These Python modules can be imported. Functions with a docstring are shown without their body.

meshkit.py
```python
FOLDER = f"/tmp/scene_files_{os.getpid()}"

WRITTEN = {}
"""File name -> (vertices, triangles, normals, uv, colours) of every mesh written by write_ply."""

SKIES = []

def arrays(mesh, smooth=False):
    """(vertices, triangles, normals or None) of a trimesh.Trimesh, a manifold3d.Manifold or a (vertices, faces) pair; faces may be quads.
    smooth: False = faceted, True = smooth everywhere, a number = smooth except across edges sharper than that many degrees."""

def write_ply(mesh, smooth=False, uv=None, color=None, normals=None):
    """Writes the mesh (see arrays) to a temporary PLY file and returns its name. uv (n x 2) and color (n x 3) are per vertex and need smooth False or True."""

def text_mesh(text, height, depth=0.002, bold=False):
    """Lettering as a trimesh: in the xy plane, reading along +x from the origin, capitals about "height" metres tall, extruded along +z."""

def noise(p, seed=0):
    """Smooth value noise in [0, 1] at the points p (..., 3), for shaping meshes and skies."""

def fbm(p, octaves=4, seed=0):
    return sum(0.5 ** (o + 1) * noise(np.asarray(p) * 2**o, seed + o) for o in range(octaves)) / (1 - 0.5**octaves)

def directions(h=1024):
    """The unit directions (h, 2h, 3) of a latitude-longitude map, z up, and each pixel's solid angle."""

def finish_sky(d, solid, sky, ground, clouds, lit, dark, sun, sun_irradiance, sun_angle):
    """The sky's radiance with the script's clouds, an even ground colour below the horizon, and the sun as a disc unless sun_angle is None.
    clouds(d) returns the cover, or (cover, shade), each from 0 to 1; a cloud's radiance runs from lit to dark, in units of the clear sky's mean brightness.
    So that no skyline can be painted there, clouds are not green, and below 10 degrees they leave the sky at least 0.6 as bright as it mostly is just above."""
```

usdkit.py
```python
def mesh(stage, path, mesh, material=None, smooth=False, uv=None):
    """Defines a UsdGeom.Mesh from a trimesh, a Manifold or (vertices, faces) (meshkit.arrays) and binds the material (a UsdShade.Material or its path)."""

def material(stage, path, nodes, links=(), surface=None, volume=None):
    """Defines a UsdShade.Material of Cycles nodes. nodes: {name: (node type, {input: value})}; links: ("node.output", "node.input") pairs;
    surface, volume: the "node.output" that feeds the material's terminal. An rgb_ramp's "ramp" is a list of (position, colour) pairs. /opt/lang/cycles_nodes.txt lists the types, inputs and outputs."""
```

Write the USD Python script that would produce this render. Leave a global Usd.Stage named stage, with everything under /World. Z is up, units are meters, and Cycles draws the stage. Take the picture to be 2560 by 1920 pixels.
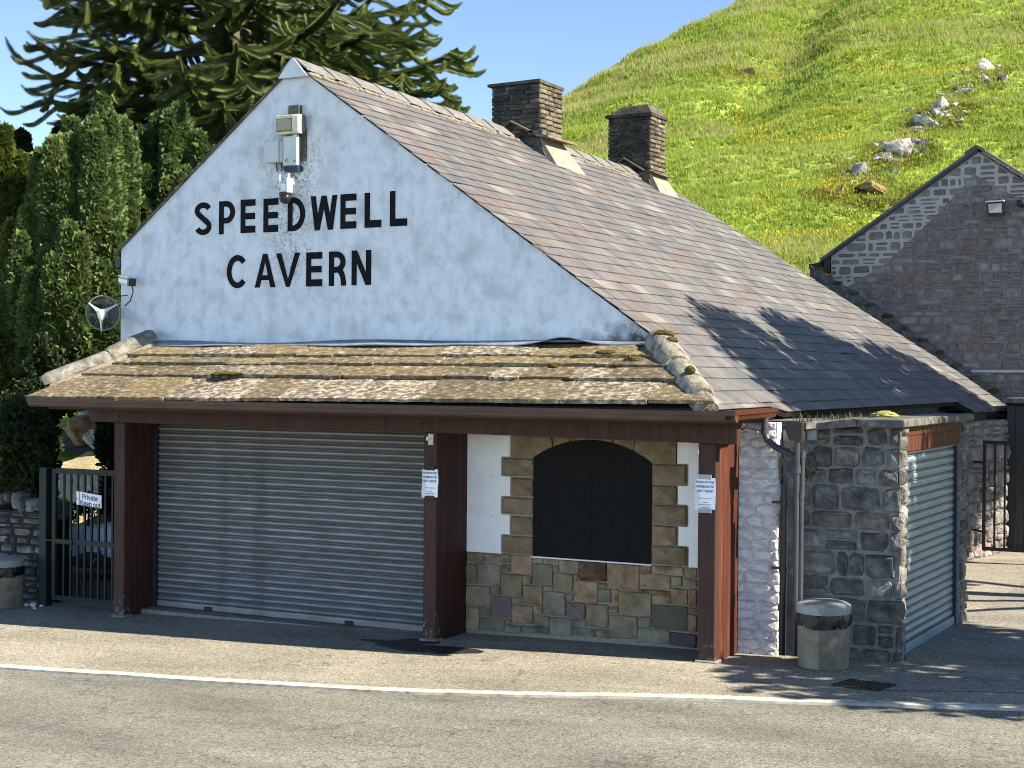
import math, numpy as np, trimesh, shapely
from shapely.geometry import Polygon, LineString, Point, box as sbox
from shapely import affinity
import usdkit, meshkit
from pxr import Usd, UsdGeom, UsdLux, UsdShade, Gf, Sdf, Vt

stage = Usd.Stage.CreateInMemory()
UsdGeom.SetStageUpAxis(stage, UsdGeom.Tokens.z)
UsdGeom.SetStageMetersPerUnit(stage, 1.0)
UsdGeom.Xform.Define(stage, '/World'); UsdGeom.Scope.Define(stage, '/World/Looks')

# ------------------------------------------------------------------ camera, sky, sun, exposure
EYE = np.array([6.4349, -16.4614, 3.2208])
RIGHT = np.array([0.88084234, 0.47334627, 0.00775115]); UP = np.array([-0.00970893, 0.00169276, 0.99995143]); FWD = np.array([-0.47331016, 0.88087482, -0.00608674])
cam = UsdGeom.Camera.Define(stage, '/World/camera')
cam.CreateHorizontalApertureAttr(36.0); cam.CreateVerticalApertureAttr(27.0); cam.CreateFocalLengthAttr(3900/2560*36.0)
cam.CreateClippingRangeAttr(Gf.Vec2f(0.1, 3000))
M = np.eye(4); M[0, :3], M[1, :3], M[2, :3], M[3, :3] = RIGHT, UP, -FWD, EYE
cam.AddTransformOp().Set(Gf.Matrix4d(*M.ravel().tolist()))
cam.CreateExposureAttr(1.5)
SUN = np.array([1.0, 0.07, 0.82]); SUN /= np.linalg.norm(SUN)
sky = UsdLux.DomeLight.Define(stage, '/World/sky')
skym = usdkit.material(stage, '/World/Looks/sky_air', {
    's': ('sky_texture', {'sky_type': 'single_scattering', 'sun_disc': False, 'sun_elevation': float(math.asin(SUN[2])), 'sun_rotation': float(math.atan2(SUN[0], SUN[1])), 'altitude': 250.0, 'air_density': 0.68, 'aerosol_density': 0.1, 'ozone_density': 1.5}),
    'b': ('background_shader', {'strength': 0.085})}, [('s.color', 'b.color')], surface='b.background')
UsdShade.MaterialBindingAPI.Apply(sky.GetPrim()).Bind(skym)
sky.GetPrim().SetCustomDataByKey('kind', 'structure'); sky.GetPrim().SetCustomDataByKey('label', 'clear pale blue summer sky above the hill and trees')
sun = UsdLux.DistantLight.Define(stage, '/World/sun')
sun.CreateIntensityAttr(1.25); sun.CreateNormalizeAttr(True); sun.CreateAngleAttr(0.5); sun.CreateColorAttr(Gf.Vec3f(1.0, 0.90, 0.74))
zx = SUN; xx = np.cross([0, 0, 1], zx); xx /= np.linalg.norm(xx); yx = np.cross(zx, xx)
Ms = np.eye(4); Ms[0, :3], Ms[1, :3], Ms[2, :3] = xx, yx, zx
sun.AddTransformOp().Set(Gf.Matrix4d(*Ms.ravel().tolist()))

# ------------------------------------------------------------------ scene helpers
COUNT = {}
class Node:
    def __init__(s, path, base): s.path, s.base = path, np.asarray(base, float)
def fresh(parent, name):
    key = (parent, name); n = COUNT.get(key, -1) + 1; COUNT[key] = n
    return f'{parent}/{name}' + (f'_{n:03d}' if n else '')
def setdata(path, **kw):
    p = stage.GetPrimAtPath(path)
    for k, v in kw.items():
        if v: p.SetCustomDataByKey(k, v)
def thing(name, label, cat, base=(0, 0, 0), group=None):
    path = fresh('/World', name); x = UsdGeom.Xform.Define(stage, path); x.AddTranslateOp().Set(Gf.Vec3d(*map(float, base)))
    setdata(path, label=label, category=cat, group=group); return Node(path, base)
def va(mesh):
    if isinstance(mesh, (tuple, list)):
        v, f = np.asarray(mesh[0], float), np.asarray(mesh[1], int)
        if f.shape[1] == 4: f = np.vstack([f[:, [0, 1, 2]], f[:, [0, 2, 3]]])
        return v, f
    if hasattr(mesh, 'to_mesh'):
        m = mesh.to_mesh(); return np.array(m.vert_properties[:, :3], float), np.array(m.tri_verts)
    return np.array(mesh.vertices), np.array(mesh.faces)
def part(name, mesh, mat, parent, label=None, kind=None, smooth=False):
    v, f = va(mesh); path = fresh(parent.path, name)
    usdkit.mesh(stage, path, (v - parent.base, f), mat, smooth=smooth)
    setdata(path, label=label, kind=kind); return Node(path, parent.base)
def single(name, mesh, mat, label, cat=None, kind=None, group=None, smooth=False):
    v, f = va(mesh); path = fresh('/World', name)
    usdkit.mesh(stage, path, (v, f), mat, smooth=smooth); setdata(path, label=label, category=cat, kind=kind, group=group)
    return Node(path, (0, 0, 0))
def join(ms):
    V, F, n = [], [], 0
    for m in ms:
        v, f = va(m); V.append(v); F.append(f + n); n += len(v)
    return np.vstack(V), np.vstack(F)
def bx(x0, x1, y0, y1, z0, z1):
    v = np.array([[x, y, z] for x in (x0, x1) for y in (y0, y1) for z in (z0, z1)], float)
    f = np.array([[0, 1, 3], [0, 3, 2], [4, 6, 7], [4, 7, 5], [0, 4, 5], [0, 5, 1], [2, 3, 7], [2, 7, 6], [0, 2, 6], [0, 6, 4], [1, 5, 7], [1, 7, 3]])
    return v, f
def cbx(x0, x1, y0, y1, z0, z1, c=0.006):
    """box with chamfered edges"""
    import manifold3d as m3
    p = []
    for sx, sy, sz in ((c, 0, 0), (0, c, 0), (0, 0, c)):
        p += [(x, y, z) for x in (x0 + c - sx, x1 - c + sx) for y in (y0 + c - sy, y1 - c + sy) for z in (z0 + c - sz, z1 - c + sz)]
    return m3.Manifold.hull_points(np.array(p, np.float32))
def hexa(b, t):
    """b, t: 4 bottom and 4 top points, counter-clockwise seen from above"""
    v = np.array(list(b) + list(t), float)
    f = [[3, 2, 1, 0], [4, 5, 6, 7]] + [[i, (i + 1) % 4, 4 + (i + 1) % 4, 4 + i] for i in range(4)]
    return va((v, np.array(f)))
def prism(poly, O, U, V, N, d0, d1):
    """extrude a shapely polygon given in (u, v) along N from d0 to d1"""
    ms = []
    O, U, V, N = map(lambda a: np.asarray(a, float), (O, U, V, N))
    for g in getattr(poly, 'geoms', [poly]):
        if g.is_empty or g.area < 1e-7 or g.geom_type != 'Polygon': continue
        m = trimesh.creation.extrude_polygon(g, 1.0, engine='earcut'); p = np.asarray(m.vertices)
        v = O + p[:, :1] * U + p[:, 1:2] * V + (d0 + p[:, 2:3] * (d1 - d0)) * N
        f = np.asarray(m.faces)
        if np.cross(U, V) @ N * (d1 - d0) < 0: f = f[:, ::-1]
        ms.append((v, f))
    return join(ms)
def tube(pts, r, n=8, cap=True):
    pts = np.asarray(pts, float); r = np.broadcast_to(np.asarray(r, float), len(pts))
    t = np.gradient(pts, axis=0); t /= np.linalg.norm(t, axis=1, keepdims=True) + 1e-12
    ref = np.array([0, 0, 1.0]) if abs(t[:, 2]).mean() < .8 else np.array([1.0, 0, 0])
    V = []
    for p, d, rr in zip(pts, t, r):
        a = np.cross(d, ref); a /= np.linalg.norm(a) + 1e-12; b = np.cross(d, a)
        V.append([p + rr * (math.cos(q) * a + math.sin(q) * b) for q in np.arange(n) * 2 * math.pi / n])
    V = np.array(V).reshape(-1, 3); F = []
    for i in range(len(pts) - 1):
        for j in range(n):
            a, b = i * n + j, i * n + (j + 1) % n
            F += [[a, a + n, b + n], [a, b + n, b]]
    if cap:
        V = np.vstack([V, pts[:1], pts[-1:]]); k = len(V)
        for j in range(n):
            F += [[k - 2, j, (j + 1) % n], [k - 1, (len(pts) - 1) * n + (j + 1) % n, (len(pts) - 1) * n + j]]
    return V, np.array(F)
def lathe(profile, c, n=32):
    pr = np.asarray(profile, float); q = np.arange(n) * 2 * math.pi / n
    V = np.array([[c[0] + r * math.cos(a), c[1] + r * math.sin(a), c[2] + z] for r, z in pr for a in q]); F = []
    for i in range(len(pr) - 1):
        for j in range(n):
            a, b = i * n + j, i * n + (j + 1) % n
            F += [[a, b, b + n], [a, b + n, a + n]]
    return V, np.array(F)
PR = np.random.default_rng(1234)
def pillow(poly, O, U, V, N, d0, d1, bev=0.02, bulge=0.006, crag=0.0):
    """one stone: an outline proud of its wall with a worn, bevelled face"""
    p = np.asarray(poly.exterior.coords)[:-1]
    if Polygon(p).exterior.is_ccw is False: p = p[::-1]
    c = p.mean(0); sz = max(1e-3, np.sqrt(poly.area)); k = max(.55, 1 - 2 * bev / sz); n = len(p)
    q = c + (p - c) * k; O, U, V, N = map(lambda a: np.asarray(a, float), (O, U, V, N))
    P3 = lambda w, d: O + w[:, :1] * U + w[:, 1:2] * V + d * N
    m = c + (p - c) * (1 - .3 * (1 - k))
    v = np.vstack([P3(p, d0), P3(m, d0 + .65 * (d1 - d0)), P3(q, d1), P3(c[None], d1 + bulge)]); f = []
    if crag: v[n:3 * n] += PR.uniform(-1, 1, (2 * n, 1)) * crag * N; v[3 * n] += PR.uniform(-.5, 1.2) * crag * N
    for r in (0, 1):
        for i in range(n):
            a, b = r * n + i, r * n + (i + 1) % n
            f += [[a, b, b + n], [a, b + n, a + n]]
    for i in range(n): f.append([2 * n + i, 2 * n + (i + 1) % n, 3 * n])
    f = np.array(f)
    if np.cross(U, V) @ N < 0: f = f[:, ::-1]
    return v, f
def rubble(region, hs, ws, gap, rng, jit=.25, split=.2, pts=8, round_=.5):
    """random rubble stones as polygons inside a region of a wall"""
    u0, v0, u1, v1 = region.bounds; out = []; v = v0
    while v < v1:
        h = rng.uniform(*hs); u = u0 - rng.uniform(0, ws[1])
        while u < u1:
            w = rng.uniform(*ws) * (1 if rng.random() > .2 else .6)
            cells = [(u, v, w, h)]
            if rng.random() < split: cut = rng.uniform(.4, .6); cells = [(u, v, w, h * cut), (u, v + h * cut, w, h * (1 - cut))]
            for (a, b, ww, hh) in cells:
                ang = np.arange(pts) * 2 * math.pi / pts + rng.uniform(0, .6)
                e = 2 / rng.uniform(3.5, 9.0)
                x = np.sign(np.cos(ang)) * np.abs(np.cos(ang)) ** e; y = np.sign(np.sin(ang)) * np.abs(np.sin(ang)) ** e
                x = x * (ww - gap) / 2 * (1 + rng.uniform(-jit, .04, pts) * .35); y = y * (hh - gap) / 2 * (1 + rng.uniform(-jit, .1, pts) * .6)
                off = (rng.uniform(-.25, .25) * gap, rng.uniform(-.4, .4) * gap)
                pg = Polygon(np.c_[a + ww / 2 + x + off[0], b + hh / 2 + y + off[1]]).convex_hull.intersection(region)
                if pg.geom_type == 'Polygon' and pg.area > .12 * ww * hh: out.append(pg.convex_hull if pg.area > .9 * pg.convex_hull.area else pg)
            u += w
        v += h
    return out
def voro(region, w, h, gap, rng, jit=.34, var=.35, rnd=.012, rowjit=.12):
    """interlocking rubble: cells of a jittered, stretched grid, joints between them"""
    u0, v0, u1, v1 = region.bounds; k = w / h; pts = []; v = v0 - h; row = 0
    while v < v1 + 2 * h:
        hh = h * rng.uniform(1 - var, 1 + var); u = u0 - w * 2 + rng.uniform(0, w)
        while u < u1 + w * 2:
            ww = w * rng.uniform(1 - var, 1 + var * 1.4)
            pts.append((u + ww * (.5 + rng.uniform(-jit, jit) * .5), (v + hh * .5 + rng.uniform(-rowjit, rowjit) * hh) * k))
            u += ww
        v += hh; row += 1
    cells = shapely.voronoi_polygons(shapely.MultiPoint(pts)); out = []
    for c in cells.geoms:
        c = affinity.scale(c, 1, 1 / k, origin=(0, 0)).intersection(region)
        if c.is_empty or c.geom_type != 'Polygon': continue
        c = c.buffer(-gap / 2 - rnd).buffer(rnd, quad_segs=2).simplify(.004)
        if c.geom_type == 'Polygon' and c.area > .12 * w * h: out.append(c)
    return out
def noise(p, s, seed=0): return meshkit.fbm(np.asarray(p) * s, 3, seed) - .5

def tuft(n, h, w, lean, seed, spread):
    r = np.random.default_rng(seed); V, F = [], []
    for i in range(n):
        a, q = r.uniform(0, 2 * math.pi), r.uniform(0, 2 * math.pi); b = np.array([math.cos(a), math.sin(a), 0]) * r.uniform(0, spread); side = np.array([-math.sin(q), math.cos(q), 0]) * w / 2; L = h * r.uniform(.5, 1.1)
        d = np.array([math.cos(q), math.sin(q), 0]) * lean * r.uniform(.3, 1) * L; k = len(V)
        V += [b - side, b + side, b + d * .35 + [0, 0, L * .6] + side * .7, b + d * .35 + [0, 0, L * .6] - side * .7, b + d + [0, 0, L]]
        F += [[k, k + 1, k + 2], [k, k + 2, k + 3], [k + 3, k + 2, k + 4]]
    return np.array(V), np.array(F)
# ------------------------------------------------------------------ materials
def mat(name, cols, scale=8.0, stretch=(1, 1, 1), rough=.85, bump=0.0, bscale=60.0, bdist=.01, rand=None, rk=.25, detail=5, spec=.3, metal=0, lo=.3, hi=.7, extra=None, links=None, src=None, coat=0.0):
    """principled material: a noise ramp over the world position, optional value change per object or per island, optional relief"""
    N = {'g': ('geometry', {}), 'm': ('mapping', {'scale': stretch}), 'n': ('noise_texture', {'scale': scale, 'detail': detail, 'roughness': .62}),
         'r': ('rgb_ramp', {'ramp': [(lo + (hi - lo) * i / max(1, len(cols) - 1), c) for i, c in enumerate(cols)]}),
         'p': ('principled_bsdf', {'roughness': rough, 'specular_ior_level': spec, 'metallic': metal, 'coat_weight': coat})}
    L = [('g.position', 'm.vector'), ('m.vector', 'n.vector'), ('n.fac', 'r.fac')]
    col = 'r.color'
    if rand:
        N['o'] = ('object_info', {}); N['mr'] = ('map_range', {'from_min': 0., 'from_max': 1., 'to_min': 1 - rk, 'to_max': 1 + rk})
        N['h'] = ('hsv', {})
        L += [('o.random' if rand == 'object' else 'g.random_per_island', 'mr.value'), ('mr.result', 'h.value'), (col, 'h.color')]; col = 'h.color'
    if extra:
        N.update(extra); L += links; L.append((col, src[0])); col = src[1]
    L.append((col, 'p.base_color'))
    if bump:
        N['bn'] = ('noise_texture', {'scale': bscale, 'detail': 6., 'roughness': .65}); N['bu'] = ('bump', {'strength': bump, 'distance': bdist})
        L += [('m.vector', 'bn.vector'), ('bn.fac', 'bu.height'), ('bu.normal', 'p.normal')]
    return usdkit.material(stage, '/World/Looks/' + name, N, L, surface='p.BSDF')
def leafmat(name, a, b, trans=.3, scale=1.2, rough=.6, isl=.35):
    N = {'g': ('geometry', {}), 'n': ('noise_texture', {'scale': scale, 'detail': 3.}), 'r': ('rgb_ramp', {'ramp': [(.32, a), (.68, b)]}),
         'mr': ('map_range', {'from_min': 0., 'from_max': 1., 'to_min': 1 - isl, 'to_max': 1 + isl}), 'h': ('hsv', {}),
         'p': ('principled_bsdf', {'roughness': rough, 'specular_ior_level': .25}), 't': ('translucent_bsdf', {}), 'x': ('mix_closure', {'fac': trans})}
    L = [('g.position', 'n.vector'), ('n.fac', 'r.fac'), ('g.random_per_island', 'mr.value'), ('mr.result', 'h.value'), ('r.color', 'h.color'), ('h.color', 'p.base_color'), ('h.color', 't.color'), ('p.BSDF', 'x.closure1'), ('t.BSDF', 'x.closure2')]
    return usdkit.material(stage, '/World/Looks/' + name, N, L, surface='x.closure')

# ------------------------------------------------------------------ material library
def mask_mats():
    pass
# roughcast gable: white limewash, grey mottling, moss speckle under the alarm boxes, dark weathering in the lower right corner
EX = {'sx': ('separate_xyz', {}),
      'dx': ('math', {'math_type': 'add', 'value2': 6.35}), 'dxs': ('math', {'math_type': 'absolute'}), 'dxm': ('map_range', {'from_min': .05, 'from_max': .62, 'to_min': 1., 'to_max': 0., 'clamp': True}),
      'dz': ('map_range', {'from_min': 4.2, 'from_max': 6.3, 'to_min': .45, 'to_max': 1., 'clamp': True}), 'dzt': ('map_range', {'from_min': 6.7, 'from_max': 6.2, 'to_min': 0., 'to_max': 1., 'clamp': True}),
      'dzb': ('map_range', {'from_min': 4.0, 'from_max': 4.9, 'to_min': 0., 'to_max': 1., 'clamp': True}),
      'k1': ('math', {'math_type': 'multiply'}), 'k2': ('math', {'math_type': 'multiply'}), 'k2b': ('math', {'math_type': 'multiply'}),
      'sp': ('noise_texture', {'scale': 26., 'detail': 4., 'roughness': .7}), 'spr': ('map_range', {'from_min': .50, 'from_max': .60, 'clamp': True}), 'k3': ('math', {'math_type': 'multiply'}),
      'mx': ('mix_color', {'b': (.10, .11, .09), 'blend_type': 'mix'}),
      # corner weathering: grows towards x = -0.9 and down
      'cx': ('map_range', {'from_min': -2.9, 'from_max': -1.1, 'clamp': True}), 'cz': ('map_range', {'from_min': 4.35, 'from_max': 3.6, 'clamp': True}), 'ck': ('math', {'math_type': 'multiply'}),
      'cn': ('noise_texture', {'scale': 7., 'detail': 6., 'roughness': .7}), 'cm': ('math', {'math_type': 'multiply'}), 'cr': ('map_range', {'from_min': .20, 'from_max': .48, 'clamp': True}),
      'my': ('mix_color', {'b': (.07, .075, .07)}),
      # verge grime, rusty trickles
      'vn': ('noise_texture', {'scale': 2.2, 'detail': 5.}), 'vr': ('map_range', {'from_min': .52, 'from_max': .72, 'to_max': .5, 'clamp': True}), 'mz': ('mix_color', {'b': (.30, .32, .31)}),
      'w1': ('mapping', {'scale': (5., 1., .7)}), 'wn': ('noise_texture', {'scale': 2.2, 'detail': 4.}), 'wr': ('map_range', {'from_min': .56, 'from_max': .8, 'to_max': .22, 'clamp': True}), 'mw': ('mix_color', {'b': (.34, .33, .29)})}
LX = [('g.position', 'sx.vector'), ('sx.x', 'dx.value1'), ('dx.value', 'dxs.value1'), ('dxs.value', 'dxm.value'), ('sx.z', 'dz.value'), ('sx.z', 'dzt.value'), ('sx.z', 'dzb.value'),
      ('dxm.result', 'k1.value1'), ('dz.result', 'k1.value2'), ('k1.value', 'k2.value1'), ('dzt.result', 'k2.value2'), ('k2.value', 'k2b.value1'), ('dzb.result', 'k2b.value2'),
      ('g.position', 'sp.vector'), ('sp.fac', 'spr.value'), ('spr.result', 'k3.value1'), ('k2b.value', 'k3.value2'), ('k3.value', 'mx.fac'),
      ('sx.x', 'cx.value'), ('sx.z', 'cz.value'), ('cx.result', 'ck.value1'), ('cz.result', 'ck.value2'), ('g.position', 'cn.vector'), ('ck.value', 'cm.value1'), ('cn.fac', 'cm.value2'), ('cm.value', 'cr.value'), ('cr.result', 'my.fac'), ('mx.result', 'my.a'),
      ('g.position', 'vn.vector'), ('vn.fac', 'vr.value'), ('vr.result', 'mz.fac'), ('my.result', 'mz.a'),
      ('g.position', 'w1.vector'), ('w1.vector', 'wn.vector'), ('wn.fac', 'wr.value'), ('wr.result', 'mw.fac'), ('mz.result', 'mw.a')]
m_render = mat('limewash', [(.50, .53, .555), (.615, .645, .665), (.68, .705, .72)], scale=5.5, stretch=(1, 1, .8), detail=12, lo=.34, hi=.62, rough=.9, bump=.9, bscale=17, bdist=.035, extra=EX, links=LX, src=('mx.a', 'mw.result'))
m_letter = mat('letter_black', [(.006, .0055, .007), (.012, .011, .013)], rough=.8, spec=.08, bump=.15, bscale=40)
m_panel = mat('smooth_white_render', [(.70, .70, .68), (.80, .80, .78)], scale=5, rough=.8, bump=.15, bscale=50)
m_whitestone = mat('whitewashed_rubble', [(.26, .215, .19), (.52, .52, .53), (.66, .66, .66)], scale=6, lo=.2, hi=.5, rough=.85, bump=.8, bscale=14, bdist=.04)
m_brown = mat('brown_paint', [(.036, .020, .0165), (.05, .026, .021), (.064, .032, .026)], scale=3, stretch=(6, 6, .8), rough=.6, bump=.12, bscale=30, spec=.15, extra={'sx': ('separate_xyz', {}), 'zz': ('map_range', {'from_min': .75, 'from_max': -.15, 'to_min': .0, 'to_max': .22, 'clamp': True}), 'wn': ('noise_texture', {'scale': 14., 'detail': 8., 'roughness': .75}), 'ad': ('math', {'math_type': 'add'}), 'wr': ('map_range', {'from_min': .70, 'from_max': .76, 'to_max': .8, 'clamp': True}), 'wm': ('mix_color', {'b': (.17, .155, .135)})}, links=[('g.position', 'sx.vector'), ('sx.z', 'zz.value'), ('g.position', 'wn.vector'), ('wn.fac', 'ad.value1'), ('zz.result', 'ad.value2'), ('ad.value', 'wr.value'), ('wr.result', 'wm.fac')], src=('wm.a', 'wm.result'))  # scuffed paint
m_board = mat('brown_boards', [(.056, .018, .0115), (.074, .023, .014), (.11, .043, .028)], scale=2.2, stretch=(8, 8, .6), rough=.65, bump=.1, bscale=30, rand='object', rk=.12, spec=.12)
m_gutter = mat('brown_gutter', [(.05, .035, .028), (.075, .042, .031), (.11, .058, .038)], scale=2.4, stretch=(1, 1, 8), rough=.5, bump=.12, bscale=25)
m_board_shade = mat('shaded_brown_boards', [(.034, .0145, .011), (.046, .019, .0145), (.062, .027, .02)], scale=2.2, stretch=(8, 8, .6), rough=.55, bump=.1, bscale=30, rand='object', rk=.1, spec=.15)  # darker copy of the board colour, porch shade put into it for two wings
m_black = mat('black_board', [(.008, .008, .008), (.013, .013, .013)], rough=.8, spec=.08)
m_dark = mat('dark_void', [(.012, .011, .010), (.02, .018, .016)], rough=.9)
m_mortar = mat('mortar', [(.19, .168, .125), (.27, .242, .185)], scale=20, rough=.95, bump=.5, bscale=50)
m_sandstone = [mat(f'sandstone_{n}', c, scale=sc, lo=.34, hi=.66, detail=8, rough=.9, bump=.8, bscale=20, bdist=.03, rand='object', rk=.16) for n, c, sc in (
    ('buff', [(.14, .105, .062), (.225, .175, .108), (.29, .23, .15)], 5), ('grey', [(.118, .102, .072), (.178, .155, .108), (.235, .205, .145)], 5), ('tan', [(.16, .10, .055), (.25, .17, .10), (.32, .24, .16)], 6),
    ('rust', [(.035, .022, .016), (.12, .06, .03), (.24, .165, .10)], 5), ('mauve', [(.12, .085, .085), (.16, .115, .11)], 4), ('olive', [(.09, .085, .058), (.14, .13, .09)], 4), ('plum', [(.055, .045, .048), (.09, .07, .07)], 4))]
m_quoin = mat('rock_faced_quoin', [(.14, .10, .055), (.20, .148, .085), (.27, .20, .12)], scale=5, rough=.85, bump=.8, bscale=12, bdist=.04, rand='object', rk=.12)
SLC = [('grey', [(.104, .102, .104), (.14, .137, .138), (.188, .184, .182)]), ('blue', [(.078, .084, .092), (.103, .109, .117), (.138, .143, .15)]), ('brown', [(.112, .092, .083), (.152, .127, .115), (.198, .168, .152)]),
       ('purple', [(.108, .095, .10), (.145, .129, .134), (.186, .167, .17)]), ('green', [(.105, .11, .099), (.142, .147, .131), (.188, .192, .17)]), ('pale', [(.165, .157, .147), (.21, .20, .188), (.265, .255, .24)])]
def slate_extra():
    # streaks running down the slope, lichen flecks
    return ({'s1': ('mapping', {'scale': (1.1, 30., 1.1)}), 'sn': ('noise_texture', {'scale': 1.6, 'detail': 5., 'roughness': .7}), 'sr': ('rgb_ramp', {'ramp': [(.3, (.62, .62, .62)), (.5, (1., 1., 1.)), (.72, (1.45, 1.4, 1.35))]}), 'sm': ('mix_color', {'blend_type': 'multiply', 'fac': 1., 'use_clamp': False}),
             'ln': ('noise_texture', {'scale': 22., 'detail': 5., 'roughness': .75}), 'lr': ('map_range', {'from_min': .63, 'from_max': .70, 'to_max': .75, 'clamp': True}), 'lm': ('mix_color', {'b': (.42, .40, .34)})},
            [('g.position', 's1.vector'), ('s1.vector', 'sn.vector'), ('sn.fac', 'sr.fac'), ('sr.color', 'sm.b'), ('g.position', 'ln.vector'), ('ln.fac', 'lr.value'), ('lr.result', 'lm.fac'), ('sm.result', 'lm.a')], ('sm.a', 'lm.result'))
m_slate = []
for n, c in SLC:
    e, l, s_ = slate_extra(); m_slate.append(mat('slate_' + n, c, scale=3., rough=.62, bump=.25, bscale=30, bdist=.006, rand='island', rk=.2, extra=e, links=l, src=s_, spec=.4))
m_ridge = mat('ridge_tile', [(.10, .10, .10), (.148, .144, .136), (.21, .20, .185)], scale=9, rough=.8, bump=.3, rand='object', rk=.12)
m_bedding = mat('ridge_mortar', [(.15, .135, .10), (.235, .212, .162), (.30, .275, .21)], scale=16, rough=.95, bump=.9, bscale=24, bdist=.03)
m_flag = [mat(f'stone_slab_{n}', c, scale=15, stretch=(.8, 1.2, 1), detail=8, lo=.38, hi=.66, rough=.9, bump=.7, bscale=26, bdist=.02, rand='object', rk=.16) for n, c in (
    ('brown', [(.075, .058, .036), (.122, .096, .06), (.17, .137, .085), (.36, .32, .22)]), ('ochre', [(.095, .073, .04), (.16, .124, .064), (.215, .172, .095), (.36, .315, .20)]), ('lichen', [(.085, .066, .048), (.14, .112, .08), (.30, .265, .20), (.42, .385, .30)]))]
m_hip = mat('hip_stone', [(.065, .062, .053), (.15, .143, .12), (.235, .222, .185), (.31, .29, .235)], scale=9, lo=.3, hi=.68, rough=.9, bump=.9, bscale=16, bdist=.03)
m_lead = mat('lead_flashing', [(.09, .11, .14), (.16, .19, .23), (.26, .29, .32)], scale=5, rough=.5, bump=.5, bscale=12, bdist=.03, spec=.5)
m_moss = mat('moss', [(.03, .027, .008), (.09, .066, .014), (.15, .112, .024)], scale=30, rough=1, bump=1, bscale=60, bdist=.03)
def sooty(name, cols, sc=5): return mat(name, cols, scale=sc, lo=.3, hi=.7, rough=.92, bump=.8, bscale=20, bdist=.03, rand='object', rk=.25)
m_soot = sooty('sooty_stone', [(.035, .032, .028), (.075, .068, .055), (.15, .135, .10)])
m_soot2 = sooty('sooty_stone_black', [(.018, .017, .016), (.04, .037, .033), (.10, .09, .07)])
m_sootlit = sooty('sunlit_sooty_stone', [(.08, .069, .05), (.145, .123, .087), (.215, .187, .136)])  # paler copy of the sooty stone, sunlight put into the colour for lit sides
m_sootmort = mat('sooty_mortar', [(.06, .056, .045), (.11, .102, .08)], scale=14, rough=.95, bump=.6)
m_skirt = mat('chimney_render', [(.17, .153, .115), (.26, .238, .187), (.33, .31, .255)], scale=10, rough=.9, bump=.8, bscale=20, bdist=.03)
m_grit = [mat(f'gritstone_{n}', c, scale=6, lo=.3, hi=.7, rough=.9, bump=.9, bscale=18, bdist=.03, rand='object', rk=.25) for n, c in (
    ('dark', [(.05, .05, .05), (.10, .098, .093), (.20, .193, .178)]), ('grey', [(.085, .085, .081), (.16, .156, .145), (.29, .278, .253)]), ('brown', [(.075, .068, .058), (.14, .127, .108), (.25, .225, .188)]))]
m_gmortar = mat('garage_mortar', [(.10, .097, .088), (.155, .149, .133), (.225, .215, .19)], scale=14, rough=.95, bump=.7, bscale=40)
m_cap = mat('concrete_coping', [(.05, .05, .048), (.10, .098, .09), (.2, .19, .17)], scale=9, rough=.9, bump=.4)
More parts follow.
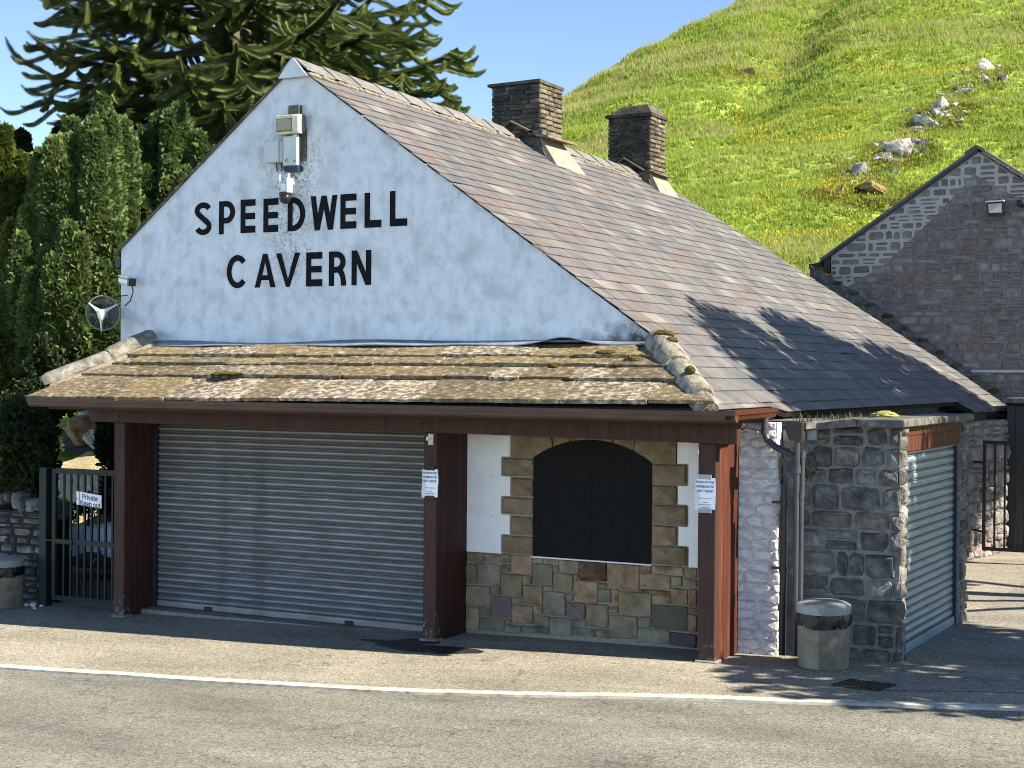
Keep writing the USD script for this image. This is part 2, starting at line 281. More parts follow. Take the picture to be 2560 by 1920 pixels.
m_hs = [mat(f'house_stone_{n}', c, scale=7, lo=.3, hi=.7, rough=.9, bump=.7, bscale=22, bdist=.03, rand='object', rk=.22) for n, c in (
    ('grey', [(.12, .108, .102), (.178, .162, .151), (.25, .232, .216)]), ('rose', [(.132, .108, .10), (.192, .16, .149), (.26, .222, .206)]), ('pale', [(.14, .132, .12), (.205, .194, .177), (.28, .268, .248)]))]
m_hmort = mat('house_mortar', [(.135, .125, .118), (.178, .165, .156), (.225, .21, .20)], scale=8, rough=.95, bump=.5)
m_hpale = mat('house_fresh_mortar', [(.32, .322, .297), (.40, .40, .375)], scale=8, rough=.95, bump=.4)
m_galv = mat('galvanised_slat', [(.16, .165, .16), (.25, .26, .26), (.34, .35, .355)], scale=2.0, stretch=(1.2, 1, 9), lo=.3, hi=.72, rough=.42, metal=.25, spec=.5, rand='object', rk=.13, extra={
    'sx': ('separate_xyz', {}), 'w': ('noise_texture', {'scale': 9., 'detail': 5., 'roughness': .7}),
    'a1': ('math', {'math_type': 'add', 'value2': 6.62}), 'a2': ('math', {'math_type': 'absolute'}), 'a3': ('map_range', {'from_min': .05, 'from_max': .16, 'to_min': 1., 'to_max': 0., 'clamp': True}),
    'b1': ('math', {'math_type': 'add', 'value2': 7.25}), 'b2': ('math', {'math_type': 'absolute'}), 'b3': ('map_range', {'from_min': .04, 'from_max': .14, 'to_min': .8, 'to_max': 0., 'clamp': True}),
    'mxx': ('math', {'math_type': 'maximum'}), 'wm': ('map_range', {'from_min': .35, 'from_max': .6, 'to_min': .2, 'to_max': .62, 'clamp': True}), 'mu': ('math', {'math_type': 'multiply'}), 'md': ('mix_color', {'b': (.10, .105, .10)}),
    't1': ('map_range', {'from_min': 1.55, 'from_max': 2.5, 'to_min': 0., 'to_max': .55, 'clamp': True}), 'tm': ('mix_color', {'b': (.20, .17, .11)}),
    'q1': ('map_range', {'from_min': .12, 'from_max': -.1, 'to_min': 0., 'to_max': .55, 'clamp': True}), 'qm': ('mix_color', {'b': (.10, .075, .055)})},
    links=[('g.position', 'sx.vector'), ('g.position', 'w.vector'), ('sx.x', 'a1.value1'), ('a1.value', 'a2.value1'), ('a2.value', 'a3.value'), ('sx.x', 'b1.value1'), ('b1.value', 'b2.value1'), ('b2.value', 'b3.value'), ('a3.result', 'mxx.value1'), ('b3.result', 'mxx.value2'),
           ('w.fac', 'wm.value'), ('mxx.value', 'mu.value1'), ('wm.result', 'mu.value2'), ('mu.value', 'md.fac'), ('sx.z', 't1.value'), ('t1.result', 'tm.fac'), ('md.result', 'tm.a'), ('sx.z', 'q1.value'), ('q1.result', 'qm.fac'), ('tm.result', 'qm.a')], src=('md.a', 'qm.result'))
m_ceil = None
m_galv2 = mat('pale_steel_slat', [(.15, .205, .255), (.21, .275, .33), (.27, .335, .39)], scale=2.2, stretch=(1, 1.2, 7), rough=.4, metal=.15, spec=.5)
m_groove = mat('shutter_groove', [(.035, .037, .038), (.06, .062, .062)], rough=.6)
m_conc = mat('exposed_concrete', [(.13, .115, .08), (.20, .175, .125), (.25, .22, .16)], scale=7, rough=.95, bump=.6, bscale=70, bdist=.01)
m_sill = mat('worn_concrete', [(.12, .12, .10), (.19, .185, .155), (.26, .25, .21)], scale=8, rough=.95, bump=.5, bscale=50)
m_lid = mat('grey_plastic_lid', [(.24, .255, .235), (.29, .305, .28)], scale=4, rough=.45)
m_bag = mat('black_bin_bag', [(.005, .005, .007), (.009, .009, .012)], rough=.3, spec=.5, bump=.5, bscale=12, bdist=.02)
m_pipe = mat('grey_plastic_pipe', [(.042, .046, .052), (.065, .07, .076)], scale=3, rough=.35, spec=.5)
m_pipeb = mat('black_plastic_pipe', [(.02, .019, .018), (.035, .033, .03)], scale=3, rough=.4, spec=.5)
m_iron = mat('dark_iron', [(.012, .011, .010), (.03, .022, .017)], scale=9, rough=.55)
m_greenm = mat('green_metal', [(.006, .013, .0105), (.011, .020, .0165)], scale=6, rough=.5)
m_rust = mat('rusty_bar', [(.10, .045, .025), (.16, .07, .035)], scale=20, rough=.8)
m_weed = leafmat('dry_weeds', (.14, .12, .05), (.24, .20, .09), .3); m_ylichen = mat('yellow_moss', [(.22, .20, .05), (.36, .33, .10)], scale=20, rough=1, bump=.8)
m_white = mat('white_plastic', [(.68, .68, .66), (.76, .76, .74)], rough=.4)
m_cream = mat('aged_plastic', [(.40, .36, .20), (.56, .52, .34), (.62, .58, .42)], scale=7, rough=.5)
m_amber = mat('aged_glass', [(.22, .19, .12), (.33, .30, .20)], scale=5, rough=.25, spec=.6)
m_greybox = mat('pale_grey_box', [(.42, .44, .42), (.50, .52, .50)], scale=4, rough=.5)
m_mint = mat('pale_green_box', [(.42, .48, .43), (.52, .58, .53)], scale=4, rough=.5)
m_navy = mat('navy_plastic', [(.018, .028, .055), (.03, .045, .08)], rough=.4)
m_blk = mat('black_plastic', [(.012, .011, .012), (.02, .019, .02)], rough=.35, spec=.5)
m_mossdark = mat('dark_moss_patch', [(.035, .034, .026), (.09, .085, .065), (.16, .15, .12)], scale=22, rough=1, bump=.8)
m_paper = mat('white_paper', [(.72, .74, .78), (.80, .82, .85)], scale=6, rough=.7)
m_tape = mat('duct_tape', [(.26, .28, .30), (.33, .35, .37)], scale=4, rough=.4)
m_tapek = mat('black_tape', [(.012, .012, .014), (.02, .02, .022)], rough=.35)
m_ink = mat('printed_ink', [(.10, .12, .19), (.14, .16, .22)], rough=.8)
m_inkb = mat('black_print', [(.03, .03, .035), (.045, .045, .05)], rough=.7)
m_sheet = mat('pale_blue_tarpaulin', [(.34, .40, .46), (.48, .54, .60)], scale=4, rough=.5, bump=.5, bscale=6, bdist=.05)
m_sheetb = mat('navy_tarpaulin', [(.02, .035, .10), (.03, .05, .14)], rough=.5)
m_limestone = mat('limestone', [(.08, .07, .055), (.25, .232, .205), (.43, .415, .385), (.52, .505, .475)], scale=4, lo=.32, hi=.68, rough=.9, bump=.9, bscale=8, bdist=.1)
m_ochre = mat('ochre_rock', [(.10, .06, .026), (.22, .145, .066), (.32, .235, .13)], scale=4, rough=.9, bump=.8, bscale=12, bdist=.05)
m_sunbank = mat('sunlit_stone_bank', [(.26, .205, .105), (.37, .31, .175), (.43, .37, .23)], scale=8, stretch=(1, 1, 5), rough=1, bump=.9, bscale=20, bdist=.05)  # stone of the bank with warm sunlight put into its colour
m_line = mat('road_paint', [(.15, .14, .11), (.36, .34, .275), (.50, .475, .39), (.55, .525, .44)], scale=7, detail=9, lo=.27, hi=.62, rough=.8, bump=.3)
def asphalt(name, a, b, c, stone=.55):
    """worn bituminous surface: fine stone chippings, broad wear, hairline cracks"""
    ex = {'v': ('voronoi_texture', {'scale': 62., 'feature': 'f1'}), 'vr': ('rgb_to_bw', {}), 'vm': ('map_range', {'from_min': .1, 'from_max': .9, 'to_min': 1 - stone, 'to_max': 1 + stone}), 'hv': ('hsv', {}),
          'v2': ('noise_texture', {'scale': 110., 'detail': 3.}), 'v2m': ('map_range', {'from_min': .3, 'from_max': .7, 'to_min': .7, 'to_max': 1.3}), 'h2': ('hsv', {}),
          'ck': ('voronoi_texture', {'scale': .42, 'feature': 'distance_to_edge', 'randomness': 1.0}), 'cw': ('noise_texture', {'scale': 2.5, 'detail': 4.}), 'cv': ('vector_math', {'vector_math_type': 'add'} if False else {}), 'cr': ('map_range', {'from_min': 0., 'from_max': .008, 'to_min': .55, 'to_max': 0., 'clamp': True}), 'cm': ('mix_color', {'b': (.02, .02, .02)})}
    lk = [('g.position', 'v.vector'), ('v.color', 'vr.color'), ('vr.val', 'vm.value'), ('vm.result', 'hv.value'), ('g.position', 'v2.vector'), ('v2.fac', 'v2m.value'), ('v2m.result', 'h2.value'), ('hv.color', 'h2.color'),
          ('g.position', 'cw.vector'), ('g.position', 'cv.vector1'), ('cw.color', 'cv.vector2'), ('cv.vector', 'ck.vector'), ('ck.distance', 'cr.value'), ('cr.result', 'cm.fac'), ('h2.color', 'cm.a')]
    return mat(name, [a, b, c], scale=.8, stretch=(.45, 1.3, 1), lo=.35, hi=.65, rough=.9, bump=.5, bscale=80, bdist=.008, detail=6, extra=ex, links=lk, src=('hv.color', 'cm.result'))
m_road = asphalt('road_asphalt', (.118, .115, .096), (.16, .156, .131), (.20, .194, .162))
m_pave = asphalt('footway_asphalt', (.185, .17, .133), (.235, .217, .17), (.285, .264, .21))
m_lane = asphalt('lane_surface', (.15, .14, .118), (.20, .188, .158), (.25, .235, .20))
m_wet = mat('oily_stain', [(.018, .018, .018), (.028, .027, .026)], scale=4, rough=.5)
m_earth = mat('dark_earth', [(.035, .03, .02), (.06, .05, .035), (.09, .08, .055)], scale=4, rough=1, bump=.6)
m_field = mat('meadow', [(.045, .065, .012), (.09, .12, .02), (.17, .17, .045)], scale=.35, rough=1, bump=.8, bscale=5, bdist=.2, detail=8)

# ------------------------------------------------------------------ ground, road, footway
def gz(x, y):
    return .02 * np.clip(x, -25, 25) + .035 * np.clip(-np.asarray(x) / 9, 0, 1) * np.clip(y, -2.5, 0)
def sheet(xs, y0, y1, ny, dz):
    """ground strip between two curves y0(x) and y1(x)"""
    xs = np.asarray(xs, float); V = []
    for x in xs:
        for t in np.linspace(0, 1, ny):
            y = y0(x) + t * (y1(x) - y0(x)); V.append((x, y, gz(x, y) + dz))
    F = []
    for i in range(len(xs) - 1):
        for j in range(ny - 1):
            a = i * ny + j; F += [[a, a + ny, a + ny + 1], [a, a + ny + 1, a + 1]]
    return np.array(V), np.array(F)
LXS = [-60, -30, -16, -7.416, -2.253, .546, 3.714, 8, 16, 40]; LYS = [-6.6, -4.9, -4.0, -3.30, -2.75, -1.93, -1.0, .4, 3.4, 13]
from scipy.interpolate import PchipInterpolator
line_y = PchipInterpolator(LXS, LYS)
xs = np.linspace(-60, 40, 161)
single('road', sheet(xs, lambda x: -60.0, lambda x: float(line_y(x)) - .02, 24, -.02), m_road, 'grey worn asphalt road in the foreground below the white edge line', kind='structure')
lx = np.linspace(-40, 30, 141); ly = line_y(lx); wob = .012 * np.sin(lx * 3.1) + .01 * np.sin(lx * 7.7)
Lv, Lf = [], []
for x, y, w in zip(lx, ly, wob):
    z = gz(x, y); Lv += [(x, y - .085 + w, z - .03), (x, y - .085 + w, z + .006), (x, y + .085 + w * .6, z + .008), (x, y + .085 + w * .6, z - .03)]
for i in range(len(lx) - 1):
    for j in range(3):
        a = 4 * i + j; Lf += [[a, a + 4, a + 5], [a, a + 5, a + 1]]
single('road_edge_line', (np.array(Lv), np.array(Lf)), m_line, 'worn white painted line along the edge of the road', kind='structure')
single('footway', sheet(xs, lambda x: float(line_y(x)) + .02, lambda x: max(float(line_y(x)) + .2, 18.0), 40, 0.), m_pave, 'sandy asphalt footway between the shop front and the white line', kind='structure')
single('lane', sheet(np.linspace(2.02, 12, 21), lambda x: max(-.75 + .1 * math.sin(x * 2.3) + .22 * (x - 2), float(line_y(x)) + .12), lambda x: 17.5, 40, .005), m_lane, 'pale side lane running past the small stone store', kind='structure')
gx = np.array([-420, -120, -60, 60, 120, 420.]); gg = np.meshgrid(gx, gx, indexing='ij'); n6 = 6
GV = np.c_[gg[0].ravel(), gg[1].ravel(), np.full(36, -1.35)]
single('ground', (GV, np.array([[i * n6 + j, (i + 1) * n6 + j, (i + 1) * n6 + j + 1, i * n6 + j + 1] for i in range(5) for j in range(5)])), m_field, 'grassy ground around the site', kind='structure')
# oily patch by the middle post
rng = np.random.default_rng(5)
def blob(cx, cy, rx, ry, n=40, a=.25, seed=1):
    r = np.random.default_rng(seed); q = np.arange(n) * 2 * math.pi / n
    k = 1 + a * sum(r.uniform(-1, 1) * np.cos(m * q + r.uniform(0, 6)) / m for m in range(2, 7))
    return Polygon(np.c_[cx + rx * k * np.cos(q), cy + ry * k * np.sin(q)]).buffer(0)
st = shapely.union_all([blob(-3.15, -.50, .62, .24, seed=3, a=.2), blob(-3.75, -.34, .34, .20, seed=4), blob(-3.62, -.08, .30, .13, seed=8, a=.3), blob(-4.1, -.27, .30, .07, seed=9)])
sv, sf = trimesh.creation.triangulate_polygon(st, engine='earcut'); sv = np.c_[sv, gz(sv[:, 0], sv[:, 1]) + .004]
single('oil_stain', (sv, sf), m_wet, 'dark oily stain on the footway at the foot of the middle post', kind='structure')

# ------------------------------------------------------------------ the cavern shop
shop = thing('cavern_shop', 'white gabled shop with black lettering, slate roof and stone-slab porch over a roller shutter', 'building', (-4.5, 0, 0))
X3, Y3, Z3 = np.eye(3)
RX, RD = .70, 3.0250               # slate slope: z = RD - .70 x
rz = lambda x: RD - RX * x
# body walls
part('side_wall', join([bx(-9.35, .10, .93, 14.2, -.5, 2.62)]), m_grit[0], shop)
part('upper_wall', prism(Polygon([(-9.38, 2.6), (-9.38, 4.9), (-6.28, 7.28), (.0, 2.9), (.0, 2.6)]), (0, 0, 0), X3, Z3, Y3, 1.25, 12.3), m_grit[0], shop)
gab = Polygon([(-9.385, 2.62), (-9.385, 5.02), (-6.40, 7.37), (-6.284, 7.425), (-6.2, 7.35), (-.884, 3.625), (.05, 2.95), (.05, 2.62)])
gw = prism(gab, (0, 0, 0), X3, Z3, Y3, .90, 1.24)
part('gable_wall', gw, m_render, shop)
# lettering
def arc(cx, cz, rx, rz_, a0, a1, n=22):
    q = np.radians(np.linspace(a0, a1, n)); return [(cx + rx * math.cos(t), cz + rz_ * math.sin(t)) for t in q]
def letter(ch, w, h=.464, s=.079):
    hs = s / 2
    line = lambda pts: LineString(pts).buffer(hs, cap_style='flat', join_style='mitre')
    if ch == 'E': return shapely.union_all([sbox(0, 0, s, h), sbox(0, 0, w, s * 1.22), sbox(0, h - s * 1.15, w, h), sbox(0, h / 2 - s * .55, w * .97, h / 2 + s * .55)])
    if ch == 'L': return shapely.union_all([sbox(0, 0, s * 1.02, h), sbox(0, 0, w, s * 1.25)])
    if ch == 'P': return shapely.union_all([sbox(0, 0, s, h), LineString([(s * .5, h - hs), (w * .45, h - hs)] + arc(w * .45, h - hs - .118, w * .55 - hs, .118, 90, -90) + [(s * .5, h - hs - .236)]).buffer(hs, cap_style='flat')])
    if ch == 'R': return shapely.union_all([sbox(0, 0, s, h), LineString([(s * .5, h - hs), (w * .42, h - hs)] + arc(w * .42, h - hs - .105, w * .54 - hs, .105, 90, -90) + [(s * .5, h - hs - .21)]).buffer(hs, cap_style='flat'), LineString([(w * .42, h - hs - .2)] + arc(w * .50, .0, w * .5 - hs, .22, 75, 0, 10)).buffer(hs, cap_style='flat')])
    if ch == 'D': return shapely.union_all([sbox(0, 0, s, h), LineString([(s * .5, h - hs), (w * .3, h - hs)] + arc(w * .3, h / 2, w * .7 - hs, h / 2 - hs, 90, -90) + [(s * .5, hs)]).buffer(hs, cap_style='flat')])
    if ch == 'C': return LineString(arc(w * .53, h / 2, w * .53 - hs, h / 2 - hs, 42, 318, 40)).buffer(hs, cap_style='flat')
    if ch == 'S':
        t = arc(w / 2, h * .745, w / 2 - hs, h * .255 - hs, 20, 225, 22); b = arc(w / 2, h * .26, w / 2 - hs, h * .26 - hs, 45, -160, 22)
        return LineString(t + b).buffer(hs, cap_style='flat', join_style='round')
    if ch == 'A': return shapely.union_all([Polygon([(0, 0), (s * 1.05, 0), (w / 2 + s * .35, h), (w / 2 - s * .45, h)]), Polygon([(w, 0), (w - s * 1.05, 0), (w / 2 - s * .35, h), (w / 2 + s * .45, h)]), sbox(w * .22, h * .22, w * .78, h * .22 + s * .85)])
    if ch == 'V': return shapely.union_all([Polygon([(0, h), (s * 1.1, h), (w / 2 + s * .4, 0), (w / 2 - s * .35, 0)]), Polygon([(w, h), (w - s * 1.1, h), (w / 2 - s * .4, 0), (w / 2 + s * .35, 0)])])
    if ch == 'N': return shapely.union_all([sbox(0, 0, s, h), sbox(w - s, 0, w, h), Polygon([(0, h), (s * 1.05, h), (w, 0), (w - s * 1.05, 0)])])
    if ch == 'W':
        q = w / 4; P_ = lambda a, b: Polygon([(a[0] - hs, a[1]), (a[0] + hs, a[1]), (b[0] + hs, b[1]), (b[0] - hs, b[1])])
        return shapely.union_all([P_((hs, h), (q, 0)), P_((q, 0), (2 * q, h)), P_((2 * q, h), (3 * q, 0)), P_((3 * q, 0), (w - hs, h))])
for ch, x0, x1, z0 in [('S', -8.014, -7.72, 5.156), ('P', -7.58, -7.304, 5.156), ('E', -7.202, -6.949, 5.16), ('E', -6.808, -6.557, 5.156), ('D', -6.395, -6.106, 5.154), ('W', -6.011, -5.579, 5.152), ('E', -5.525, -5.271, 5.156), ('L', -5.136, -4.873, 5.156), ('L', -4.736, -4.471, 5.16),
                       ('C', -7.437, -7.088, 4.394), ('A', -6.95, -6.597, 4.396), ('V', -6.587, -6.183, 4.396), ('E', -6.079, -5.818, 4.394), ('R', -5.704, -5.427, 4.394), ('N', -5.337, -5.029, 4.396)]:
    part('letter', prism(letter(ch, x1 - x0).simplify(.002), (x0, .9, z0), X3, Z3, -Y3, -.002, .009), m_letter, shop, label='black letter ' + ch)
# roof slabs under the slates
xr = lambda y: -6.284 + .036 * (y - .9)
dk = lambda pts, t=.05: None
deck = [(-6.284, .86), (-.86, .86), (.27, -.43), (.25, 1.6), (.35, 2.0), (.34, 11.4), (.60, 11.7), (.62, 15.5), (-3.3, 13.78), (-5.78, 12.6), (xr(12.6), 12.6)]
roofpoly = Polygon(deck).buffer(0)
nu = math.sqrt(1 + RX * RX)
RU = np.array([1, 0, -RX]) / nu; RN = np.array([RX, 0, 1]) / nu      # down the slope; out of it
RO = np.array([-6.284, 0, rz(-6.284)])
slope_poly = Polygon([((x + 6.284) * nu, y) for x, y in deck]).buffer(0)
part('roof_deck', prism(slope_poly.intersection(sbox(-1, .93, 20, 20).union(sbox(5.55 * nu, -2, 20, 20))), RO, RU, Y3, RN, -.07, -.012), m_dark, shop)
wl = np.array([(-6.284, .865, 7.445), (-9.50, .865, 4.94), (-9.30, 12.4, 4.75), (xr(12.6), 12.6, rz(xr(12.6)) + .015)])
part('rear_slope', hexa(wl - [0, 0, .03], wl), m_soot, shop)
part('apex_mortar', prism(Polygon([(-6.46, 7.30), (-6.30, 7.47), (-6.26, 7.47), (-6.08, 7.30)]), (0, 0, 0), X3, Z3, Y3, .850, .90), m_bedding, shop)
part('apex_render', prism(Polygon([(-6.52, 7.24), (-6.30, 7.50), (-6.26, 7.50), (-6.03, 7.24)]), (0, 0, 0), X3, Z3, Y3, .818, .836), m_render, shop)
part('eaves_gutter', join([tube([(-9.50, .95, 4.80), (-9.50, 6, 4.78)], .06, 8), bx(-9.56, -9.385, .93, .99, 4.84, 4.88)]), m_blk, shop)
# slates
rng = np.random.default_rng(11)
tiles = []
s0 = 0.10; row = 0; smax = 7.05 * nu
gauge = .243
while s0 < smax:
    g = gauge * (1 + .06 * math.sin(row * 1.7)); y = -.6 - rng.uniform(0, .5)
    while y < 15.6:
        w = rng.choice([.30, .36, .42, .46, .5], p=[.15, .2, .25, .25, .15])
        pg = sbox(s0, y + .004, s0 + g + .012 + rng.uniform(-.004, .006), y + w - .004)
        if rng.random() < .10: pg = affinity.translate(affinity.rotate(pg, rng.uniform(-2.5, 2.5)), rng.uniform(0, .03), 0)
        if rng.random() < .10: k_ = rng.uniform(.03, .08); pg = pg.difference(Polygon([(pg.bounds[2] + .01, pg.bounds[1] - .01), (pg.bounds[2] + .01, pg.bounds[1] + k_ * 1.6), (pg.bounds[2] - k_ * .6, pg.bounds[1] - .01)]))
        c = pg.intersection(slope_poly)
        if not c.is_empty and c.area > .004 and c.geom_type == 'Polygon':
            tiles.append((c, s0, y, w, g))
        y += w
    s0 += g; row += 1
def slate_mesh(c, s_, g, lift):
    m = trimesh.creation.extrude_polygon(c, .009, engine='earcut'); p = np.asarray(m.vertices)
    h = p[:, 2] + (p[:, 0] - s_) / g * .013 + lift
    return RO + p[:, :1] * RU + p[:, 1:2] * Y3 + h[:, None] * RN, np.asarray(m.faces)
def slate_pick(s_, y):
    x = -6.284 + s_ / nu
    warm = np.clip(1.15 - (y - .9) / 7.5 - max(0, x + 2.2) / 3, 0, 1)
    p = np.array([.42 - .16 * warm, .17 - .08 * warm, .05 + .22 * warm, .14 + .14 * warm, .10, .06 + .02 * warm]); p = np.clip(p, .01, None)
    return int(rng.choice(6, p=p / p.sum()))
tiles.sort(key=lambda t: np.linalg.norm(RO + t[1] * RU + t[2] * Y3 - EYE) / math.sqrt(max(t[0].area, 1e-3)))
mass = {}
for i, (c, s_, y, w, g) in enumerate(tiles):
    k = slate_pick(s_, y); me = slate_mesh(c, s_, g, rng.uniform(0, .004))
    if i < 300: part('slate', me, m_slate[k], shop)
    else: mass.setdefault(k, []).append(me)
allm = usdkit.material(stage, '/World/Looks/slate_mix', {
    'g': ('geometry', {}), 'c': ('rgb_ramp', {'interpolate': False, 'ramp': [(0, (.225, .215, .21)), (.30, (.17, .18, .195)), (.42, (.275, .19, .14)), (.60, (.25, .19, .195)), (.78, (.27, .275, .245)), (.88, (.37, .35, .33)), (1, (.37, .35, .33))]}),
    's1': ('mapping', {'scale': (1.1, 30., 1.1)}), 'sn': ('noise_texture', {'scale': 1.6, 'detail': 5., 'roughness': .7}), 'sr': ('rgb_ramp', {'ramp': [(.3, (.62, .62, .62)), (.5, (1., 1., 1.)), (.72, (1.5, 1.45, 1.4))]}), 'sm': ('mix_color', {'blend_type': 'multiply', 'fac': 1.}),
    'p': ('principled_bsdf', {'roughness': .62})}, [('g.random_per_island', 'c.fac'), ('g.position', 's1.vector'), ('s1.vector', 'sn.vector'), ('sn.fac', 'sr.fac'), ('c.color', 'sm.a'), ('sr.color', 'sm.b'), ('sm.result', 'p.base_color')], surface='p.BSDF')
ms = [(k, m) for k, l in mass.items() for m in l]
for k in sorted(mass): part('slate_field', join(mass[k]), m_slate[k], shop, kind='stuff', label=SLC[k][0] + ' slates of the farther roof')
# ridge tiles with mortar bedding
yy = np.arange(.84, 12.5, .62)
for a, b in zip(yy[:-1], yy[1:]):
    if 6.3 < (a + b) / 2 < 7.9: continue
    pts = []
    for y in (a + .004, b + .02):
        x = xr(y); z = rz(x) + (.075 if y < b else .055)
        pts.append([(x + .235, y, z - .17), (x + .225, y, z - .14), (x + .02, y, z + .02), (x - .02, y, z + .02), (x - .21, y, z - .14), (x - .2, y, z - .17), (x, y, z - .01)])
    V = np.array(pts).reshape(-1, 3); F = []
    for i in range(7):
        j = (i + 1) % 7; F += [[i, j, j + 7], [i, j + 7, i + 7]]
    F += [[0, i + 1, i] for i in range(1, 6)] + [[7, 7 + i, 8 + i] for i in range(1, 6)]
    part('ridge_tile', (V, np.array(F)), m_ridge, shop)
bp = []
for y in np.arange(.9, 12.3, .07):
    if 6.55 < y < 7.75: continue
    x = xr(y) + .24; s = .028 + .018 * rng.random(); o = trimesh.creation.icosphere(1, s); v = np.asarray(o.vertices) * [1.1, 1.3, .9] + [x + rng.uniform(-.012, .03), y, rz(x) + .012]
    bp.append((v, np.asarray(o.faces)))
part('ridge_bedding', join(bp), m_bedding, shop, kind='stuff', smooth=True)
0 and part('verge_line', join([hexa([(-9.5, .845, 4.90), (-6.28, .845, 7.38), (-6.28, .90, 7.38), (-9.5, .90, 4.90)], [(-9.5, .845, 4.945), (-6.28, .845, 7.435), (-6.28, .90, 7.435), (-9.5, .90, 4.945)])]), m_slate[1], shop)

# chimneys: cores, coursed stones, drip courses, caps, rendered skirts
def chimney(label, x0, x1, y0, y1, zt, zb, rows, sx, cap, face, side, skirt, drip):
    core = part('chimney', bx(x0 + .02, x1 - .02, y0 + .02, y1 - .02, zb, zt), m_sootmort, shop, label=label)
    r = np.random.default_rng(int(abs(x0) * 100))
    H = (zt - zb) / rows
    for i in range(rows):
        z = zb + i * H
        for (O, U, N, L, ml) in (((x0, y0 + .02, 0), X3, -Y3, x1 - x0, face), ((x1 - .02, y0, 0), Y3, X3, y1 - y0, side)):
            u = 0; k = 0
            while u < L - .02:
                w = min(r.uniform(*sx), L - u)
                if L - u - w < .10: w = L - u
                a, b, g = u + .008, u + w - .008, .008
                if u == 0: a = -.004
                if u + w >= L - .001: b = L + .004
                zz = z + r.uniform(-.008, .008); j = lambda: r.uniform(-.007, .007)
                pg = Polygon([(a + j(), zz + g + j()), ((a + b) / 2, zz + g + j()), (b, zz + g + j()), (b, zz + H - g + j()), ((a + b) / 2, zz + H - g + j()), (a + j(), zz + H - g + j())])
                part('stone', pillow(pg.convex_hull, O, U, Z3, N, 0, .026 + r.uniform(0, .012), .016), ml[int(r.integers(len(ml)))], core); u += w; k += 1
    for nm, me, mt in cap: part(nm, me, mt, core)
    for nm, me, mt in skirt + drip: part(nm, me, mt, core)
    return core
def slab(a, b, c, d, t): return hexa([np.array(p) - [0, 0, t] for p in (a, b, c, d)], [a, b, c, d])
x0, x1, y0, y1 = -6.47, -5.54, 6.75, 7.58
sk = lambda xa, xb, ya, yb, zt, o, zr: hexa([(xa, ya - .0, zr(xa)), (xb + o, ya - .06, zr(xb + o) - .05), (xb + o, yb + .08, zr(xb + o) - .05), (xa, yb, zr(xa))], [(xa, ya, zt + .1), (xb, ya, zt), (xb, yb, zt), (xa, yb, zt + .1)])
chimney('broad dark stone chimney with flat slab cap', x0, x1, y0, y1, 8.10, 7.18, 11, (.16, .40),
        [('cap_slab', hexa([(x0 - .06, y0 - .05, 8.10), (x1 + .01, y0 - .05, 8.11), (x1 + .02, y1 + .03, 8.10), (x0 - .06, y1 + .03, 8.09)], [(x0 - .06, y0 - .05, 8.145), (x1 + .01, y0 - .05, 8.165), (x1 + .02, y1 + .03, 8.15), (x0 - .06, y1 + .03, 8.14)]), m_soot)],
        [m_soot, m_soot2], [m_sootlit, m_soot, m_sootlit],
        [('skirt', hexa([(-6.05, y0 + .03, 6.9), (-5.08, y0 - .02, 6.50), (-5.02, y1 + .12, 6.50), (-6.05, y1, 6.9)], [(-6.05, y0 + .03, 7.46), (x1, y0 + .02, 7.20), (x1, y1, 7.20), (-6.05, y1, 7.46)]), m_skirt),
         ('apron', hexa([(-6.45, y0 - .02, 6.7), (-5.3, y0 - .02, 6.6), (-5.3, y0 + .03, 6.6), (-6.45, y0 + .03, 6.7)], [(-6.45, y0 - .02, 7.2), (-5.58, y0 - .02, 7.2), (-5.58, y0 + .03, 7.2), (-6.45, y0 + .03, 7.2)]), m_soot)],
        [('drip_stone', slab((-6.05, y0 - .13, 7.50), (-5.62, y0 - .13, 7.275), (-5.62, y0 + .02, 7.275), (-6.05, y0 + .02, 7.50), .035), m_sootlit), ('drip_stone', slab((-6.28, y0 - .13, 7.345), (-6.05, y0 - .13, 7.50), (-6.05, y0 + .02, 7.50), (-6.28, y0 + .02, 7.345), .04), m_soot),
         ('drip_stone', bx(-5.70, -5.44, y0 - .13, y0 + .02, 7.225, 7.30), m_soot), ('drip_stone', slab((x1 - .02, y0 - .13, 7.235), (x1 + .22, y0 - .13, 7.20), (x1 + .22, y1 + .16, 7.205), (x1 - .02, y1 + .12, 7.235), .035), m_sootlit)])
x0, x1, y0, y1 = -6.39, -5.49, 11.3, 12.02
